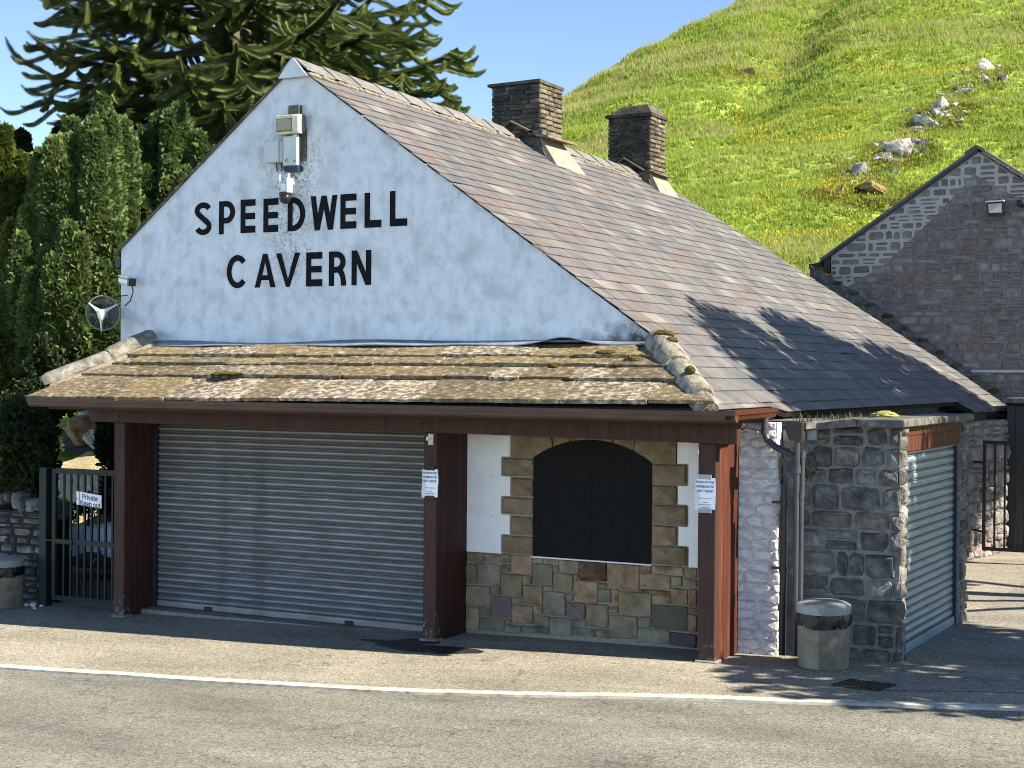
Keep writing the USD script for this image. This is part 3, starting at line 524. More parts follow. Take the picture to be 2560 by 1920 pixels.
chimney('narrow sooty brick-like chimney with rounded top on the far gable', x0, x1, y0, y1, 8.23, 7.12, 13, (.14, .32),
        [('cap_slab', cbx(x0 - .05, x1 + .04, y0 - .05, y1 + .04, 8.23, 8.30, .01), m_soot2), ('cap_stone', hexa([(x0 + .02, y0, 8.30), (x1 + .01, y0, 8.30), (x1 + .01, y1, 8.30), (x0 + .02, y1, 8.30)], [(x0 + .22, y0 + .05, 8.43), (x1 - .1, y0 + .05, 8.47), (x1 - .06, y1 - .08, 8.45), (x0 + .25, y1 - .08, 8.43)]), m_soot)],
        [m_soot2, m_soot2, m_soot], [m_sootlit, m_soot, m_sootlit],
        [('skirt', hexa([(-5.95, y0 + .03, 6.9), (-5.20, y0 - .02, 6.6), (-5.16, y1 + .14, 6.6), (-5.95, y1, 6.9)], [(-5.95, y0 + .03, 7.40), (x1, y0 + .02, 7.14), (x1, y1, 7.14), (-5.95, y1, 7.40)]), m_skirt),
         ('apron', hexa([(-6.4, y0 - .02, 6.7), (-5.4, y0 - .02, 6.6), (-5.4, y0 + .03, 6.6), (-6.4, y0 + .03, 6.7)], [(-6.4, y0 - .02, 7.15), (-5.55, y0 - .02, 7.15), (-5.55, y0 + .03, 7.15), (-6.4, y0 + .03, 7.15)]), m_soot)],
        [('drip_stone', slab((-6.02, y0 - .1, 7.45), (-5.60, y0 - .1, 7.19), (-5.60, y0 + .02, 7.19), (-6.02, y0 + .02, 7.45), .03), m_sootlit), ('drip_stone', slab((-6.18, y0 - .1, 7.34), (-6.02, y0 - .1, 7.45), (-6.02, y0 + .02, 7.45), (-6.18, y0 + .02, 7.34), .035), m_soot),
         ('drip_stone', slab((-5.62, y0 - .1, 7.185), (x1 + .12, y0 - .1, 7.15), (x1 + .12, y1 + .1, 7.13), (-5.62, y1 + .08, 7.16), .03), m_soot)])

# ---- porch roof of stone slabs
PS = .52; pz = lambda y: 2.87 + PS * (y + .6)
PU = np.array([0, 1, PS]) / math.hypot(1, PS); PN = np.array([0, -PS, 1]) / math.hypot(1, PS); PO = np.array([0, -.6, 2.87]); pk = math.hypot(1, PS)
prx = lambda y: .28 - (y + .55) * .80          # right hip, left hip
plx = lambda y: -9.42 + (y + .7) * .42
plan = Polygon([(plx(-.64), -.64), (prx(-.57), -.57), (prx(.9), .9), (plx(.9), .9)])
part('porch_deck', prism(Polygon([(x, (y + .6) * pk) for x, y in list(plan.exterior.coords)[:-1]]), PO, X3, PU, PN, -.09, -.02), m_dark, shop)
left_skew = lambda x: -.20 * np.clip((-x) / 9.4, 0, 1)
rng = np.random.default_rng(21)
edges = [-.60, -.155, .155, .375, .66]
for r in range(4):
    ya, yb = edges[r], edges[r + 1] + .05
    x = plx(ya) - .1 - rng.uniform(0, .4)
    while x < .4:
        w = rng.choice([.42, .55, .68, .8, .98]) * rng.uniform(.9, 1.1); xa, xb = x + .006, x + w - .006
        n = 9; t = np.linspace(0, 1, n); sk_ = left_skew if r == 0 else (lambda q: 0 * q)
        low = np.c_[xa + t * (xb - xa), ya + sk_(xa + t * (xb - xa)) + rng.uniform(-.008, .008, n) + rng.uniform(-.016, .016)]
        top = np.array([[xb + rng.uniform(-.02, .02), yb], [xa + rng.uniform(-.02, .02), yb]])
        pl = Polygon(np.vstack([low, top])).intersection(Polygon([(plx(-.95) - .05, -.95), (prx(-.85) + .1, -.85), (prx(1) - .02, 1), (plx(1) + .05, 1)]))
        if pl.geom_type == 'Polygon' and pl.area > .02:
            th = rng.uniform(.036, .058)
            m = trimesh.creation.extrude_polygon(pl, 1, engine='earcut'); p = np.asarray(m.vertices)
            up = .012 + .042 * np.clip((yb - p[:, 1]) / (yb - ya), 0, 1.3) + p[:, 2] * th
            v = np.c_[p[:, 0], p[:, 1], pz(p[:, 1])] + up[:, None] * PN
            part('stone_slab', (v, np.asarray(m.faces)), m_flag[int(rng.choice(3, p=[.5, .24, .26] if r < 3 else [.25, .5, .25]))], shop)
        x += w
def rough(v, amp, sc, seed=0):
    v = np.asarray(v, float); d = np.stack([noise(v, sc, seed + i * 7) for i in range(3)], 1); return v + d * amp * 2
def hipstone(p, q, w, h, seed, n=14, m=14):
    p, q = np.array(p, float), np.array(q, float); d = (q - p) / np.linalg.norm(q - p); a = np.cross(d, [0, 0, 1]); a /= np.linalg.norm(a); b = np.cross(a, d)
    V = []
    for t in np.linspace(0, 1, n):
        e = 1 if 0 < t < 1 else .86
        for s in np.linspace(0, 1, m):
            q_ = math.pi * s; V.append(p + (q - p) * t + a * w * math.cos(q_) * e + b * (h * math.sin(q_) ** .8 * e - .05))
    V = rough(np.array(V), .012, 7, seed); V = np.vstack([V, V[:m].mean(0)[None], V[-m:].mean(0)[None]]); F = []
    for i in range(n - 1):
        for j in range(m - 1):
            a_ = i * m + j; F += [[a_, a_ + 1, a_ + m + 1], [a_, a_ + m + 1, a_ + m]]
        F += [[i * m + m - 1, i * m, i * m + m], [i * m + m - 1, i * m + m, i * m + 2 * m - 1]]
    k = n * m
    for j in range(m): F += [[k, (j + 1) % m, j], [k + 1, (n - 1) * m + j, (n - 1) * m + (j + 1) % m]]
    return V, np.array(F)
part('hip_stone', hipstone((.17, -.40, 2.985), (-.36, .22, 3.32), .17, .19, 1), m_hip, shop, smooth=40)
part('hip_stone', hipstone((-.37, .22, 3.34), (-.84, .74, 3.65), .18, .21, 2), m_hip, shop, label='mossy upper hip stone', smooth=40)
part('hip_stone', hipstone((.30, -.55, 2.87), (.14, -.36, 2.98), .15, .15, 3, n=6), m_hip, shop, smooth=40)
part('hip_stone', hipstone((-9.60, -.42, 3.07), (-9.02, .28, 3.44), .17, .15, 4), m_hip, shop, smooth=40)
part('hip_stone', hipstone((-9.04, .27, 3.45), (-8.70, .82, 3.74), .18, .16, 5), m_hip, shop, label='grey shaded upper hip stone', smooth=40)
part('hip_bedding', join([hipstone((-9.42, -.46, 3.0), (-8.88, .22, 3.36), .10, .09, 6), hipstone((-8.94, .22, 3.37), (-8.58, .70, 3.62), .10, .08, 7)]), m_bedding, shop, smooth=40)
# lead flashing where the porch meets the gable
fx = np.linspace(-8.75, -.85, 60); V = []
for i, x in enumerate(fx):
    lift = .09 * math.exp(-((x + 2.0) / .35) ** 2) + .006 * math.sin(x * 5); z = .012 * math.sin(x * 2.1)
    V += [(x, .892, 3.655 + z + .012 * math.sin(x * 1.3 + 1)), (x, .872, 3.64 + z), (x, .60 - .03 * math.sin(x * 2.3), pz(.60) + .10 + lift), (x, .60 - .03 * math.sin(x * 2.3), pz(.60) + .088 + lift)]
F = []
for i in range(59):
    for j in range(3): a = 4 * i + j; F += [[a, a + 1, a + 5], [a, a + 5, a + 4]]
part('lead_flashing', (np.array(V), np.array(F)), m_lead, shop, smooth=30)
# moss cushions
def cushion(c, r, h, seed):
    o = trimesh.creation.icosphere(3, 1.0); v = rough(np.asarray(o.vertices), .3, 3.2, seed); v = v * [r, r * .7, h]; return v + c, np.asarray(o.faces)
for i, (x, y, r, h) in enumerate([(-1.35, .42, .17, .045), (-.70, .60, .13, .06), (-1.9, .12, .07, .03), (-6.55, -.12, .26, .035), (-1.1, .15, .10, .03), (-.95, .26, .11, .05), (-1.55, -.16, .10, .025), (-.55, .46, .08, .05), (-.05, -.20, .06, .05)]):
    z = pz(y) + .075 + (.13 if i in (1, 7, 8) else 0)
    part('moss_cushion', cushion((x, y, z), r, h, i), m_moss, shop, smooth=True)
# ---- gutter, fascia, soffit, beam
GP = [(0, 0), (.0, -.118), (.045, -.122), (.085, -.10), (.100, -.06), (.115, -.045), (.120, -.0), (.112, -.0), (.10, -.045), (.05, -.095), (.012, -.095), (.012, 0)]
def sweep(profile, p, q, out):
    p, q, out = map(np.asarray, (p, q, out)); n = len(profile)
    V = np.array([e + out * a + np.array([0, 0, b]) for e in (p, q) for a, b in profile]); F = []
    for i in range(n):
        j = (i + 1) % n; F += [[i, j, j + n], [i, j + n, i + n]]
    for e in (0, n): 
        for i in range(1, n - 1): F.append([e, e + i, e + i + 1] if e == 0 else [e, e + i + 1, e + i])
    return V, np.array(F)
gl, gr = np.array([-9.47, -.74, 2.852]), np.array([.625, -.49, 2.842])
part('gutter', sweep(GP, gl, gr, (.024, -1, 0)), m_gutter, shop)
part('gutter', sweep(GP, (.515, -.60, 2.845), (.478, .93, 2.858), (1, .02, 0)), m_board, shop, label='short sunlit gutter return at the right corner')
part('fascia_board', hexa([(-9.20, -.70, 2.705), (.50, -.465, 2.70), (.50, -.44, 2.70), (-9.20, -.67, 2.705)], [(-9.3, -.70, 2.80), (.50, -.465, 2.80), (.50, -.44, 2.80), (-9.3, -.67, 2.80)]), m_brown, shop)
part('soffit', hexa([(-9.2, -.66, 2.70), (.48, -.43, 2.695), (.48, .78, 2.695), (-9.2, .78, 2.70)], [(-9.2, -.66, 2.72), (.48, -.43, 2.72), (.48, .78, 2.72), (-9.2, .78, 2.72)]), m_brown, shop)
part('porch_beam', hexa([(-9.09, -.02, 2.518), (-3.585, -.02, 2.50), (-3.585, .12, 2.50), (-9.09, .12, 2.518)], [(-9.15, -.02, 2.71), (-3.585, -.02, 2.71), (-3.585, .12, 2.71), (-9.15, .12, 2.71)]), m_brown, shop)
part('porch_beam', hexa([(-3.58, -.022, 2.50), (.44, -.022, 2.462), (.44, .12, 2.462), (-3.58, .12, 2.50)], [(-3.58, -.022, 2.71), (.44, -.022, 2.71), (.44, .12, 2.71), (-3.58, .12, 2.71)]), m_brown, shop)
for x, z in [(-8.57, 2.60), (-3.64, 2.60), (-3.52, 2.60), (-3.64, 2.685), (-.02, 2.59), (-.02, 2.67)]:
    bv, bf = lathe([(.001, .012), (.014, .012), (.018, 0)], (0, 0, 0), 10); part('bolt_head', (bv @ np.array([[1, 0, 0], [0, 0, 1], [0, -1, 0]]) + [x, -.022, z], bf), m_iron, shop)
# ---- posts and boarded wings
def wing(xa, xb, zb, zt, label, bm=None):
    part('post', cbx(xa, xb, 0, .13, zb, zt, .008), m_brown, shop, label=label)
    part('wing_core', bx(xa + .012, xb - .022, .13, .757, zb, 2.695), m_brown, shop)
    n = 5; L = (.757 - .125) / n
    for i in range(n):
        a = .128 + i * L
        part('board', prism(Polygon([(a + .003, zb + .02), (a + L - .003, zb + .02), (a + L - .003, 2.69), (a + .003, 2.69)]).buffer(0), (xb - .022, 0, 0), Y3, Z3, X3, 0, .019), bm or m_board_shade, shop)
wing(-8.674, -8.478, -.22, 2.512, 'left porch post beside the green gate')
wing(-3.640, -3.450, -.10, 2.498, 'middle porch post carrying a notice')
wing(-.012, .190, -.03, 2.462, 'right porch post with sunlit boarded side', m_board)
for xa, xb, z in ((-8.70, -8.45, -.175), (-3.67, -3.42, -.07), (-.04, .23, .004)):
    part('post_footing', cbx(xa, xb, -.035, .16, z - .05, z + .022, .012), m_sill, shop)
part('arch_bracket', tube([(.30, .02, 2.44), (.33, .10, 2.52), (.37, .2, 2.585), (.42, .34, 2.62)], .018, 6), m_brown, shop)
# ---- roller shutter
sh = part('roller_shutter', bx(-8.47, -3.62, .63, .66, -.1, 2.66), m_groove, shop)
z = -.088; rng = np.random.default_rng(3)
sp = .0885
def slat(xa, xb, y, z, h, d=.02):
    n = 7; q = np.linspace(0, 1, n); out = np.array([-.2, .55, .9, 1, .9, .55, -.2]) * d
    V = np.array([(x, y - o, z + t * h) for x in (xa, xb) for t, o in zip(q, out)]); F = []
    for i in range(n - 1): F += [[i, i + n, i + n + 1], [i, i + n + 1, i + 1]]
    return V, np.array(F)
part('bottom_rail', cbx(-8.46, -3.63, .598, .64, z, z + .085, .006), m_galv, sh)
z += .092
while z < 2.6:
    part('slat', slat(-8.46, -3.63, .628, z + .004, sp - .034, .022), m_galv, sh, smooth=True)
    part('slat_lip', slat(-8.46, -3.63, .628, z + sp - .022, .011, .009), m_galv, sh)
    z += sp
part('guide_rail', bx(-8.476, -8.40, .57, .625, -.1, 2.6), m_blk, shop)
part('guide_rail', bx(-3.72, -3.642, .57, .625, -.1, 2.6), m_blk, shop)
for x in (-7.55, -5.2):
    part('shutter_lock', cbx(x, x + .13, .575, .60, -.085, -.035, .008), m_iron, sh)
part('shutter_step', hexa([(-8.62, .36, -.30), (-3.63, .36, -.30), (-3.63, .70, -.30), (-8.62, .70, -.30)], [(-8.62, .36, -.110), (-3.63, .40, -.098), (-3.63, .70, -.092), (-8.62, .70, -.10)]), m_sill, shop)
# ---- arched kiosk wall: stones read off one by one
part('kiosk_wall', bx(-3.455, -.30, .765, .93, -.3, 2.62), m_mortar, shop)
WS=[(-3.453,0.838,-3.197,0.959),(-3.171,0.853,-2.814,0.967),(-2.804,0.738,-2.507,0.96),(-3.451,0.567,-3.3,0.812),(-3.287,0.571,-2.961,0.823),(-2.952,0.737,-2.813,0.83),(-2.951,0.449,-2.648,0.718),(-2.644,0.612,-2.517,0.715),(-2.508,0.614,-2.222,0.867),(-2.492,0.882,-2.366,0.95),(-2.358,0.877,-2.14,0.94),(-2.134,0.8,-1.864,0.935),(-2.216,0.795,-2.143,0.863),(-2.215,0.561,-1.951,0.777),(-1.938,0.714,-1.874,0.786),(-1.855,0.713,-1.49,0.943),(-1.933,0.441,-1.611,0.701),(-1.471,0.632,-1.057,0.939),(-1.603,0.638,-1.489,0.696),(-1.05,0.865,-0.903,0.948),(-0.893,0.856,-0.487,0.948),(-0.478,0.84,-0.325,0.957),(-1.049,0.689,-0.653,0.849),(-0.644,0.727,-0.506,0.836),(-0.497,0.731,-0.324,0.819),(-1.041,0.618,-0.662,0.661),(-0.647,0.513,-0.435,0.698),(-0.427,0.494,-0.322,0.705),(-3.449,0.289,-3.096,0.537),(-3.094,0.445,-2.964,0.552),(-3.093,0.167,-2.797,0.426),(-2.792,0.357,-2.634,0.434),(-2.63,0.365,-2.36,0.595),(-2.351,0.557,-2.222,0.605),(-2.35,0.256,-2.045,0.538),(-2.041,0.444,-1.941,0.541),(-2.03,0.246,-1.772,0.428),(-1.602,0.464,-1.43,0.624),(-1.423,0.425,-1.333,0.633),(-1.329,0.329,-0.898,0.612),(-0.89,0.515,-0.651,0.607),(-0.889,0.202,-0.436,0.487),(-0.429,0.421,-0.322,0.477),(-0.428,0.194,-0.32,0.404),(-1.756,0.153,-1.464,0.43),(-1.46,0.336,-1.332,0.412),(-1.445,0.049,-1.08,0.313),(-1.072,0.209,-0.903,0.325),(-1.071,0.028,-0.657,0.186),(-0.648,0.021,-0.324,0.175),(-1.954,0.147,-1.758,0.231),(-1.953,0.035,-1.639,0.125),(-1.629,0.039,-1.438,0.129),(-2.258,0.017,-1.956,0.226),(-2.477,0.099,-2.265,0.227),(-2.487,0.25,-2.356,0.355),(-2.792,0.115,-2.491,0.338),(-3.259,0.166,-3.1,0.266),(-3.258,-0.007,-2.901,0.143),(-3.447,-0.028,-3.264,0.256),(-2.891,-0.011,-2.662,0.085),(-2.656,0.009,-2.264,0.091),(-2.891,0.099,-2.798,0.148)]
WQ=[(-2.938,1.962,-2.503,2.171),(-2.808,1.708,-2.505,1.927),(-2.938,1.484,-2.503,1.676),(-2.81,1.228,-2.503,1.443),(-2.933,0.988,-2.501,1.195),(-0.904,1.938,-0.458,2.16),(-0.902,1.692,-0.589,1.913),(-0.9,1.455,-0.454,1.677),(-0.898,1.207,-0.579,1.432),(-0.896,0.977,-0.445,1.188)]
rng = np.random.default_rng(77)
KO = (0, .765, 0)
def rectstone(x0, z0, x1, z1, jit=.006, cut=.012):
    x0, z0, x1, z1 = x0 - .003, z0 - .003, x1 + .003, z1 + .003
    j = lambda: rng.uniform(-jit, jit)
    c = min(cut, (x1 - x0) * .2, (z1 - z0) * .2)
    return Polygon([(x0 + c, z0 + j()), ((x0 + x1) / 2, z0 + j()), (x1 - c, z0 + j()), (x1 + j(), z0 + c), (x1 + j(), (z0 + z1) / 2), (x1 + j(), z1 - c), (x1 - c, z1 + j()), ((x0 + x1) / 2, z1 + j()), (x0 + c, z1 + j()), (x0 + j(), z1 - c), (x0 + j(), (z0 + z1) / 2), (x0 + j(), z0 + c)]).convex_hull
KC = [0, 0, 2, 0, 1, 0, 0, 2, 1, 0, 0, 1, 0, 0, 0, 3, 2, 2, 0, 2, 0, 0, 2, 0, 2, 3, 2, 2, 0, 2, 4, 1, 2, 0, 1, 1, 4, 1, 2, 0, 2, 5, 0, 2, 0, 0, 0, 1, 1, 6, 1, 1, 0, 1, 0, 0, 2, 0, 1, 2, 0, 1, 0]
for s, k in zip(WS, KC): part('wall_stone', pillow(rectstone(*s), KO, X3, Z3, -Y3, 0, .016 + rng.uniform(0, .014), .010, .003, .003), m_sandstone[k], shop)
for x0, z0, x1, z1 in WQ: part('quoin', pillow(rectstone(x0 + .004, z0, x1 - .004, z1, .004), KO, X3, Z3, -Y3, 0, .022 + rng.uniform(0, .01), .02, .008, .004), m_quoin, shop)
# arch: segmental head over the black boards
ax0, ax1, asp, atop = -2.503, -.907, 2.186, 2.432
h_, w_ = atop - asp, (ax1 - ax0) / 2; R_ = (w_ * w_ + h_ * h_) / (2 * h_); cz_ = atop - R_; cx_ = (ax0 + ax1) / 2
aa = math.asin(w_ / R_); arcp = lambda a: (cx_ + R_ * math.sin(a), cz_ + R_ * math.cos(a))
headp = [arcp(a) for a in np.linspace(-aa, aa, 33)]
board = Polygon([(ax0, .962)] + headp + [(ax1, .962)])
for sgn, nm in ((-1, 'left'), (1, 'right')):
    half = board.intersection(sbox(-9, 0, cx_ - .002, 9) if sgn < 0 else sbox(cx_ + .002, 0, 9, 9))
    part('window_board', prism(half, KO, X3, Z3, -Y3, 0.001, .012), m_black, shop)
part('window_sill', cbx(-2.52, -.895, .735, .768, .948, .966, .004), m_panel, shop)
vou = Polygon([(-2.82, 2.19)] + [(-2.503, 2.186)] + headp + [(-.905, 2.17), (-.588, 2.17), (-.588, 2.60), (-2.82, 2.60)]).buffer(0)
cuts = [-2.83, -2.40, -2.17, -1.95, -1.45, -1.20, -.93, -.58]
for i, (a, b) in enumerate(zip(cuts[:-1], cuts[1:])):
    tilt = (a + b) / 2 - cx_; k = .35
    wedge = Polygon([(a + .005, 2.0), (b - .005, 2.0), (b - .005 + (b - cx_) * k * .6 * (0 < i < 6), 2.62), (a + .005 + (a - cx_) * k * .6 * (0 < i < 6), 2.62)]) if 0 < i < 6 else sbox(a + .005, 2.0, b - .005, 2.62)
    pg = wedge.intersection(vou).buffer(-.004)
    for g in getattr(pg, 'geoms', [pg]):
        if g.area > .004: part('arch_stone', prism(g.simplify(.003), KO, X3, Z3, -Y3, 0, .028 + rng.uniform(0, .012)), m_quoin, shop)
qs = shapely.union_all([sbox(a, b, c, d) for a, b, c, d in WQ]).buffer(.02)
part('render_panel', prism(sbox(-3.449, .966, -2.50, 2.62).difference(qs).difference(sbox(-2.826, 2.176, 0, 3)).difference(sbox(-2.50, 0, 0, 3)).buffer(-.001), KO, X3, Z3, -Y3, 0, .018), m_panel, shop)
part('render_panel', prism(sbox(-.60, .96, -.31, 2.62).difference(qs).difference(sbox(-2, 2.166, -.583, 3)).buffer(-.001), KO, X3, Z3, -Y3, 0, .018), m_panel, shop)
for x, z in ((-3.29, 1.93), (-3.09, 1.93), (-3.29, 1.43), (-3.09, 1.43)):
    part('panel_screw', bx(x, x + .012, .744, .75, z, z + .012), m_ink, shop)
# ---- whitewashed rubble pier beside the right post
wp = sbox(.14, -.05, .68, 2.69)
part('white_pier', bx(.10, .635, .785, .95, -.1, 2.69), m_whitestone, shop)
for g in voro(sbox(.79, -.05, .97, 2.3), .14, .19, .01, np.random.default_rng(9)):
    part('pier_stone', pillow(g, (.63, 0, 0), Y3, Z3, X3, 0, .012 + rng.uniform(0, .03), .03, .01), m_bedding if rng.random() < .6 else m_whitestone, shop)
for g in voro(wp.intersection(Polygon([(.14, -.05), (.70, -.05), (.70, .6), (.66, 1.2), (.67, 2.0), (.62, 2.69), (.14, 2.69)])), .22, .115, .002, np.random.default_rng(8)):
    part('pier_stone', pillow(g, (0, .79, 0), X3, Z3, -Y3, 0, .022 + rng.uniform(0, .012), .03, .003, .006), m_whitestone, shop)
# ---- rainwater pipes at the right corner
part('downpipe', join([tube([(.53, .66, 2.75), (.53, .66, 2.58), (.56, .655, 2.50), (.66, .64, 2.42), (.86, .60, 2.345), (.93, .59, 2.30), (.935, .59, 2.20), (.935, .59, 2.12)], .040, 10), tube([(.53, .66, 2.63), (.53, .66, 2.57)], .047, 10), tube([(.935, .59, 2.22), (.935, .59, 2.13)], .048, 10), tube([(.935, .59, 2.12), (.935, .59, .06)], .034, 10), tube([(.80, .613, 2.368), (.83, .606, 2.357)], .047, 10)]), m_pipe, shop, smooth=40)
part('downpipe', join([tube([(.99, .62, 2.38), (.99, .62, 1.9), (.985, .61, 1.86), (.985, .61, .05)], .028, 10), tube([(.99, .62, 2.37), (.99, .62, 2.30)], .036, 10), tube([(.985, .61, 1.93), (.985, .61, 1.85)], .034, 10)]), m_pipe, shop, label='thin grey pipe against the store wall', smooth=40)
part('downpipe', join([tube([(.775, .64, 1.98), (.77, .64, 1.0), (.765, .64, .05)], .042, 10), tube([(.775, .64, 1.80), (.775, .64, 1.76)], .05, 10), tube([(.77, .64, 1.05), (.77, .64, 1.01)], .05, 10), bx(.62, .78, .66, .69, 1.77, 1.80), bx(.62, .78, .66, .69, 1.02, 1.05)]), m_pipeb, shop, label='black pipe in the dark corner', smooth=40)
part('hopper_head', hexa([(.86, .54, 2.50), (1.0, .54, 2.50), (1.0, .66, 2.50), (.86, .66, 2.50)], [(.80, .50, 2.68), (1.02, .50, 2.70), (1.02, .70, 2.70), (.80, .70, 2.68)]), m_pipeb, shop)
part('outlet_pipe', tube([(.945, .56, 2.55), (.945, .575, 2.2)], .03, 8), m_pipe, shop)
part('valley_gutter', sweep([(0, 0), (0, -.07), (.09, -.07), (.09, 0), (.08, 0), (.08, -.06), (.01, -.06), (.01, 0)], (.95, .62, 2.70), (1.30, 1.9, 2.75), (.96, -.25, 0)), m_cap, shop)
part('corner_wall', bx(.66, .92, .93, 1.2, -.1, 2.6), m_grit[0], shop)

# ------------------------------------------------------------------ small stone store with its own shutter
store = thing('stone_store', 'small flat-roofed dark stone store with pale roller shutter and brown header boards', 'outbuilding', (1.5, 2.5, 0))
rng = np.random.default_rng(31)
part('store_core', join([bx(.80, 2.02, .93, 1.18, -.2, 2.66), bx(.15, 1.90, 1.18, 4.30, -.2, 2.66), bx(1.75, 2.02, 3.96, 4.32, -.2, 2.66), bx(1.86, 1.99, 1.18, 3.96, 2.36, 2.66)]), m_gmortar, store)
fr = Polygon([(.79, -.02), (2.06, .0), (2.045, 1.3), (2.03, 2.66), (.80, 2.66)])
for g in rubble(fr, (.17, .33), (.22, .5), .010, np.random.default_rng(32), jit=.26, split=.25, pts=10):
    part('store_stone', pillow(g, (0, .935, 0), X3, Z3, -Y3, 0, .022 + rng.uniform(0, .025), .045, .008, .014), m_grit[int(rng.choice(3, p=[.45, .35, .2]))], store)
for (ya, yb, O) in ((.905, 1.17, 2.015), (3.97, 4.34, 2.015)):
    for g in rubble(sbox(ya, .0, yb, 2.66), (.13, .26), (.18, .36), .010, np.random.default_rng(int(ya * 10)), jit=.16, split=.1, pts=12):
        part('store_stone', pillow(g, (O, 0, 0), Y3, Z3, X3, 0, .02 + rng.uniform(0, .03), .03, .01, .012), m_grit[int(rng.choice(3, p=[.2, .4, .4]))], store)
for ya, yb in ((.80, 1.9), (1.905, 3.2), (3.205, 4.44)):
    part('coping_slab', cbx(1.55, 2.095, ya, yb, 2.665 + rng.uniform(-.004, .004), 2.755, .01), m_cap, store)
part('coping_slab', hexa([(.98, .80, 2.61), (1.55, .80, 2.665), (1.55, 1.25, 2.665), (.98, 1.25, 2.63)], [(.98, .80, 2.68), (1.55, .80, 2.755), (1.55, 1.25, 2.755), (.98, 1.25, 2.70)]), m_cap, store)
part('flat_roof', bx(.3, 1.55, 1.25, 4.40, 2.60, 2.70), m_cap, store)
part('header_board', cbx(1.985, 2.008, 1.175, 3.955, 2.555, 2.66, .004), m_board, store)
part('header_board', cbx(1.985, 2.010, 1.175, 3.955, 2.375, 2.548, .004), m_board, store)
ss = part('roller_shutter', bx(1.90, 1.93, 1.17, 3.96, .0, 2.4), m_groove, store)
def slat_x(ya, yb, x, z, h, d):
    v, f = slat(ya, yb, 0, z, h, d); return np.c_[x - v[:, 1], v[:, 0], v[:, 2]], f
part('bottom_rail', cbx(1.93, 1.97, 1.18, 3.945, .045, .15, .006), m_galv2, ss)
z = .16
while z < 2.36:
    part('slat', slat_x(1.18, 3.945, 1.932, z + .003, .070, .013), m_galv2, ss, smooth=True)
    part('slat_lip', slat_x(1.18, 3.945, 1.932, z + .079, .011, .010), m_galv2, ss)
    z += .0985
part('guide_rail', bx(1.93, 1.985, 3.945, 3.965, .03, 2.37), m_blk, store)
wd = np.random.default_rng(35)
wv = [(tuft(5, .13, .012, .9, 500 + i, .05), (wd.uniform(.75, 1.75), wd.uniform(.95, 1.9), 2.69)) for i in range(24)]
part('roof_weeds', join([(m[0] + np.array(c), m[1]) for m, c in wv]), m_weed, store, kind='stuff')
part('moss_cushion', cushion((1.62, 1.75, 2.77), .16, .055, 71), m_ylichen, store, label='bright yellow moss cushion', smooth=True)
part('moss_cushion', cushion((.98, .93, 2.22), .09, .14, 72), m_mossdark, store, smooth=True)
part('vent_cap', cbx(.985, 1.09, .80, .87, 2.50, 2.62, .01), m_lid, store)
# lower lean-to wall beyond, with rough end pier
far = thing('lane_wall', 'rough rubble wall and pier beyond the store, holding the iron gate', 'wall', (.6, 9, 0))
part('wall_core', join([bx(-.2, .45, 4.45, 12.6, -.2, 2.45), hexa([(-.2, 11.45, -.2), (.53, 11.5, -.2), (.86, 13.2, -.2), (-.2, 13.2, -.2)], [(-.2, 11.45, 2.46), (.53, 11.5, 2.46), (.86, 13.2, 2.46), (-.2, 13.2, 2.46)])]), m_gmortar, far)
for g in rubble(sbox(4.6, .0, 12.6, 2.45), (.18, .32), (.28, .6), .014, np.random.default_rng(41), jit=.2, pts=12):
    part('wall_stone', pillow(g, (.45, 0, 0), Y3, Z3, X3, 0, .03 + rng.uniform(0, .06), .05, .02, .015), m_hs[int(rng.integers(3))] if rng.random() < .6 else m_grit[2], far)
PU_ = np.array([.33, 1.7, 0]) / math.hypot(.33, 1.7); PN_ = np.array([PU_[1], -PU_[0], 0])
for g in rubble(sbox(0, .0, 1.73, 2.45), (.16, .3), (.25, .5), .012, np.random.default_rng(42), jit=.26, pts=10):
    part('wall_stone', pillow(g, (.53, 11.5, 0), PU_, Z3, PN_, 0, .03 + rng.uniform(0, .05), .05, .02, .015), m_hs[int(rng.choice([0, 1, 2, 2]))], far)
part('wall_plate', bx(-.2, .60, 4.45, 12.7, 2.46, 2.58), m_brown, far)

# ------------------------------------------------------------------ stone house at the right
house = thing('stone_house', 'big stone house gable with pale repointed edges, behind the slate roof', 'building', (0.5, 16, 0))
HU = np.array([1., 0, 0]); HN = np.array([HU[1], -HU[0], 0]); HO = np.array([0, 15.3, 0])
hg = Polygon([(-3.11, 0), (-3.11, 5.75), (-.13, 7.74), (1.9, 6.30), (4.6, 4.4), (4.6, 0)])
hgv = Polygon([(-3.45, 4.2), (-3.45, 5.28), (-3.11, 5.38), (-3.11, 5.74), (-.13, 7.70), (1.9, 6.3), (1.9, 2.2), (.2, 2.2)])
part('gable_core', prism(hg, HO, HU, Z3, HN, -7, 0), m_hmort, house)
part('repointed_band', prism(Polygon([(-3.105, 4.9), (-3.105, 5.73), (-.13, 7.71), (1.88, 6.28), (1.88, 6.02), (-.2, 7.28), (-1.0, 6.45), (-2.0, 5.52), (-2.75, 5.1)]), HO, HU, Z3, HN, .001, .008), m_hpale, house)
hst = rubble(hgv, (.11, .22), (.16, .52), .015, np.random.default_rng(51), jit=.34, split=.3, pts=10)
hst.sort(key=lambda g: -g.area); hm = []
band = Polygon([(-3.1, 4.9), (-3.1, 5.7), (-.16, 7.8), (2, 6.4), (2, 6.05), (-.2, 7.25), (-1.0, 6.4), (-2.0, 5.5), (-2.75, 5.05)])
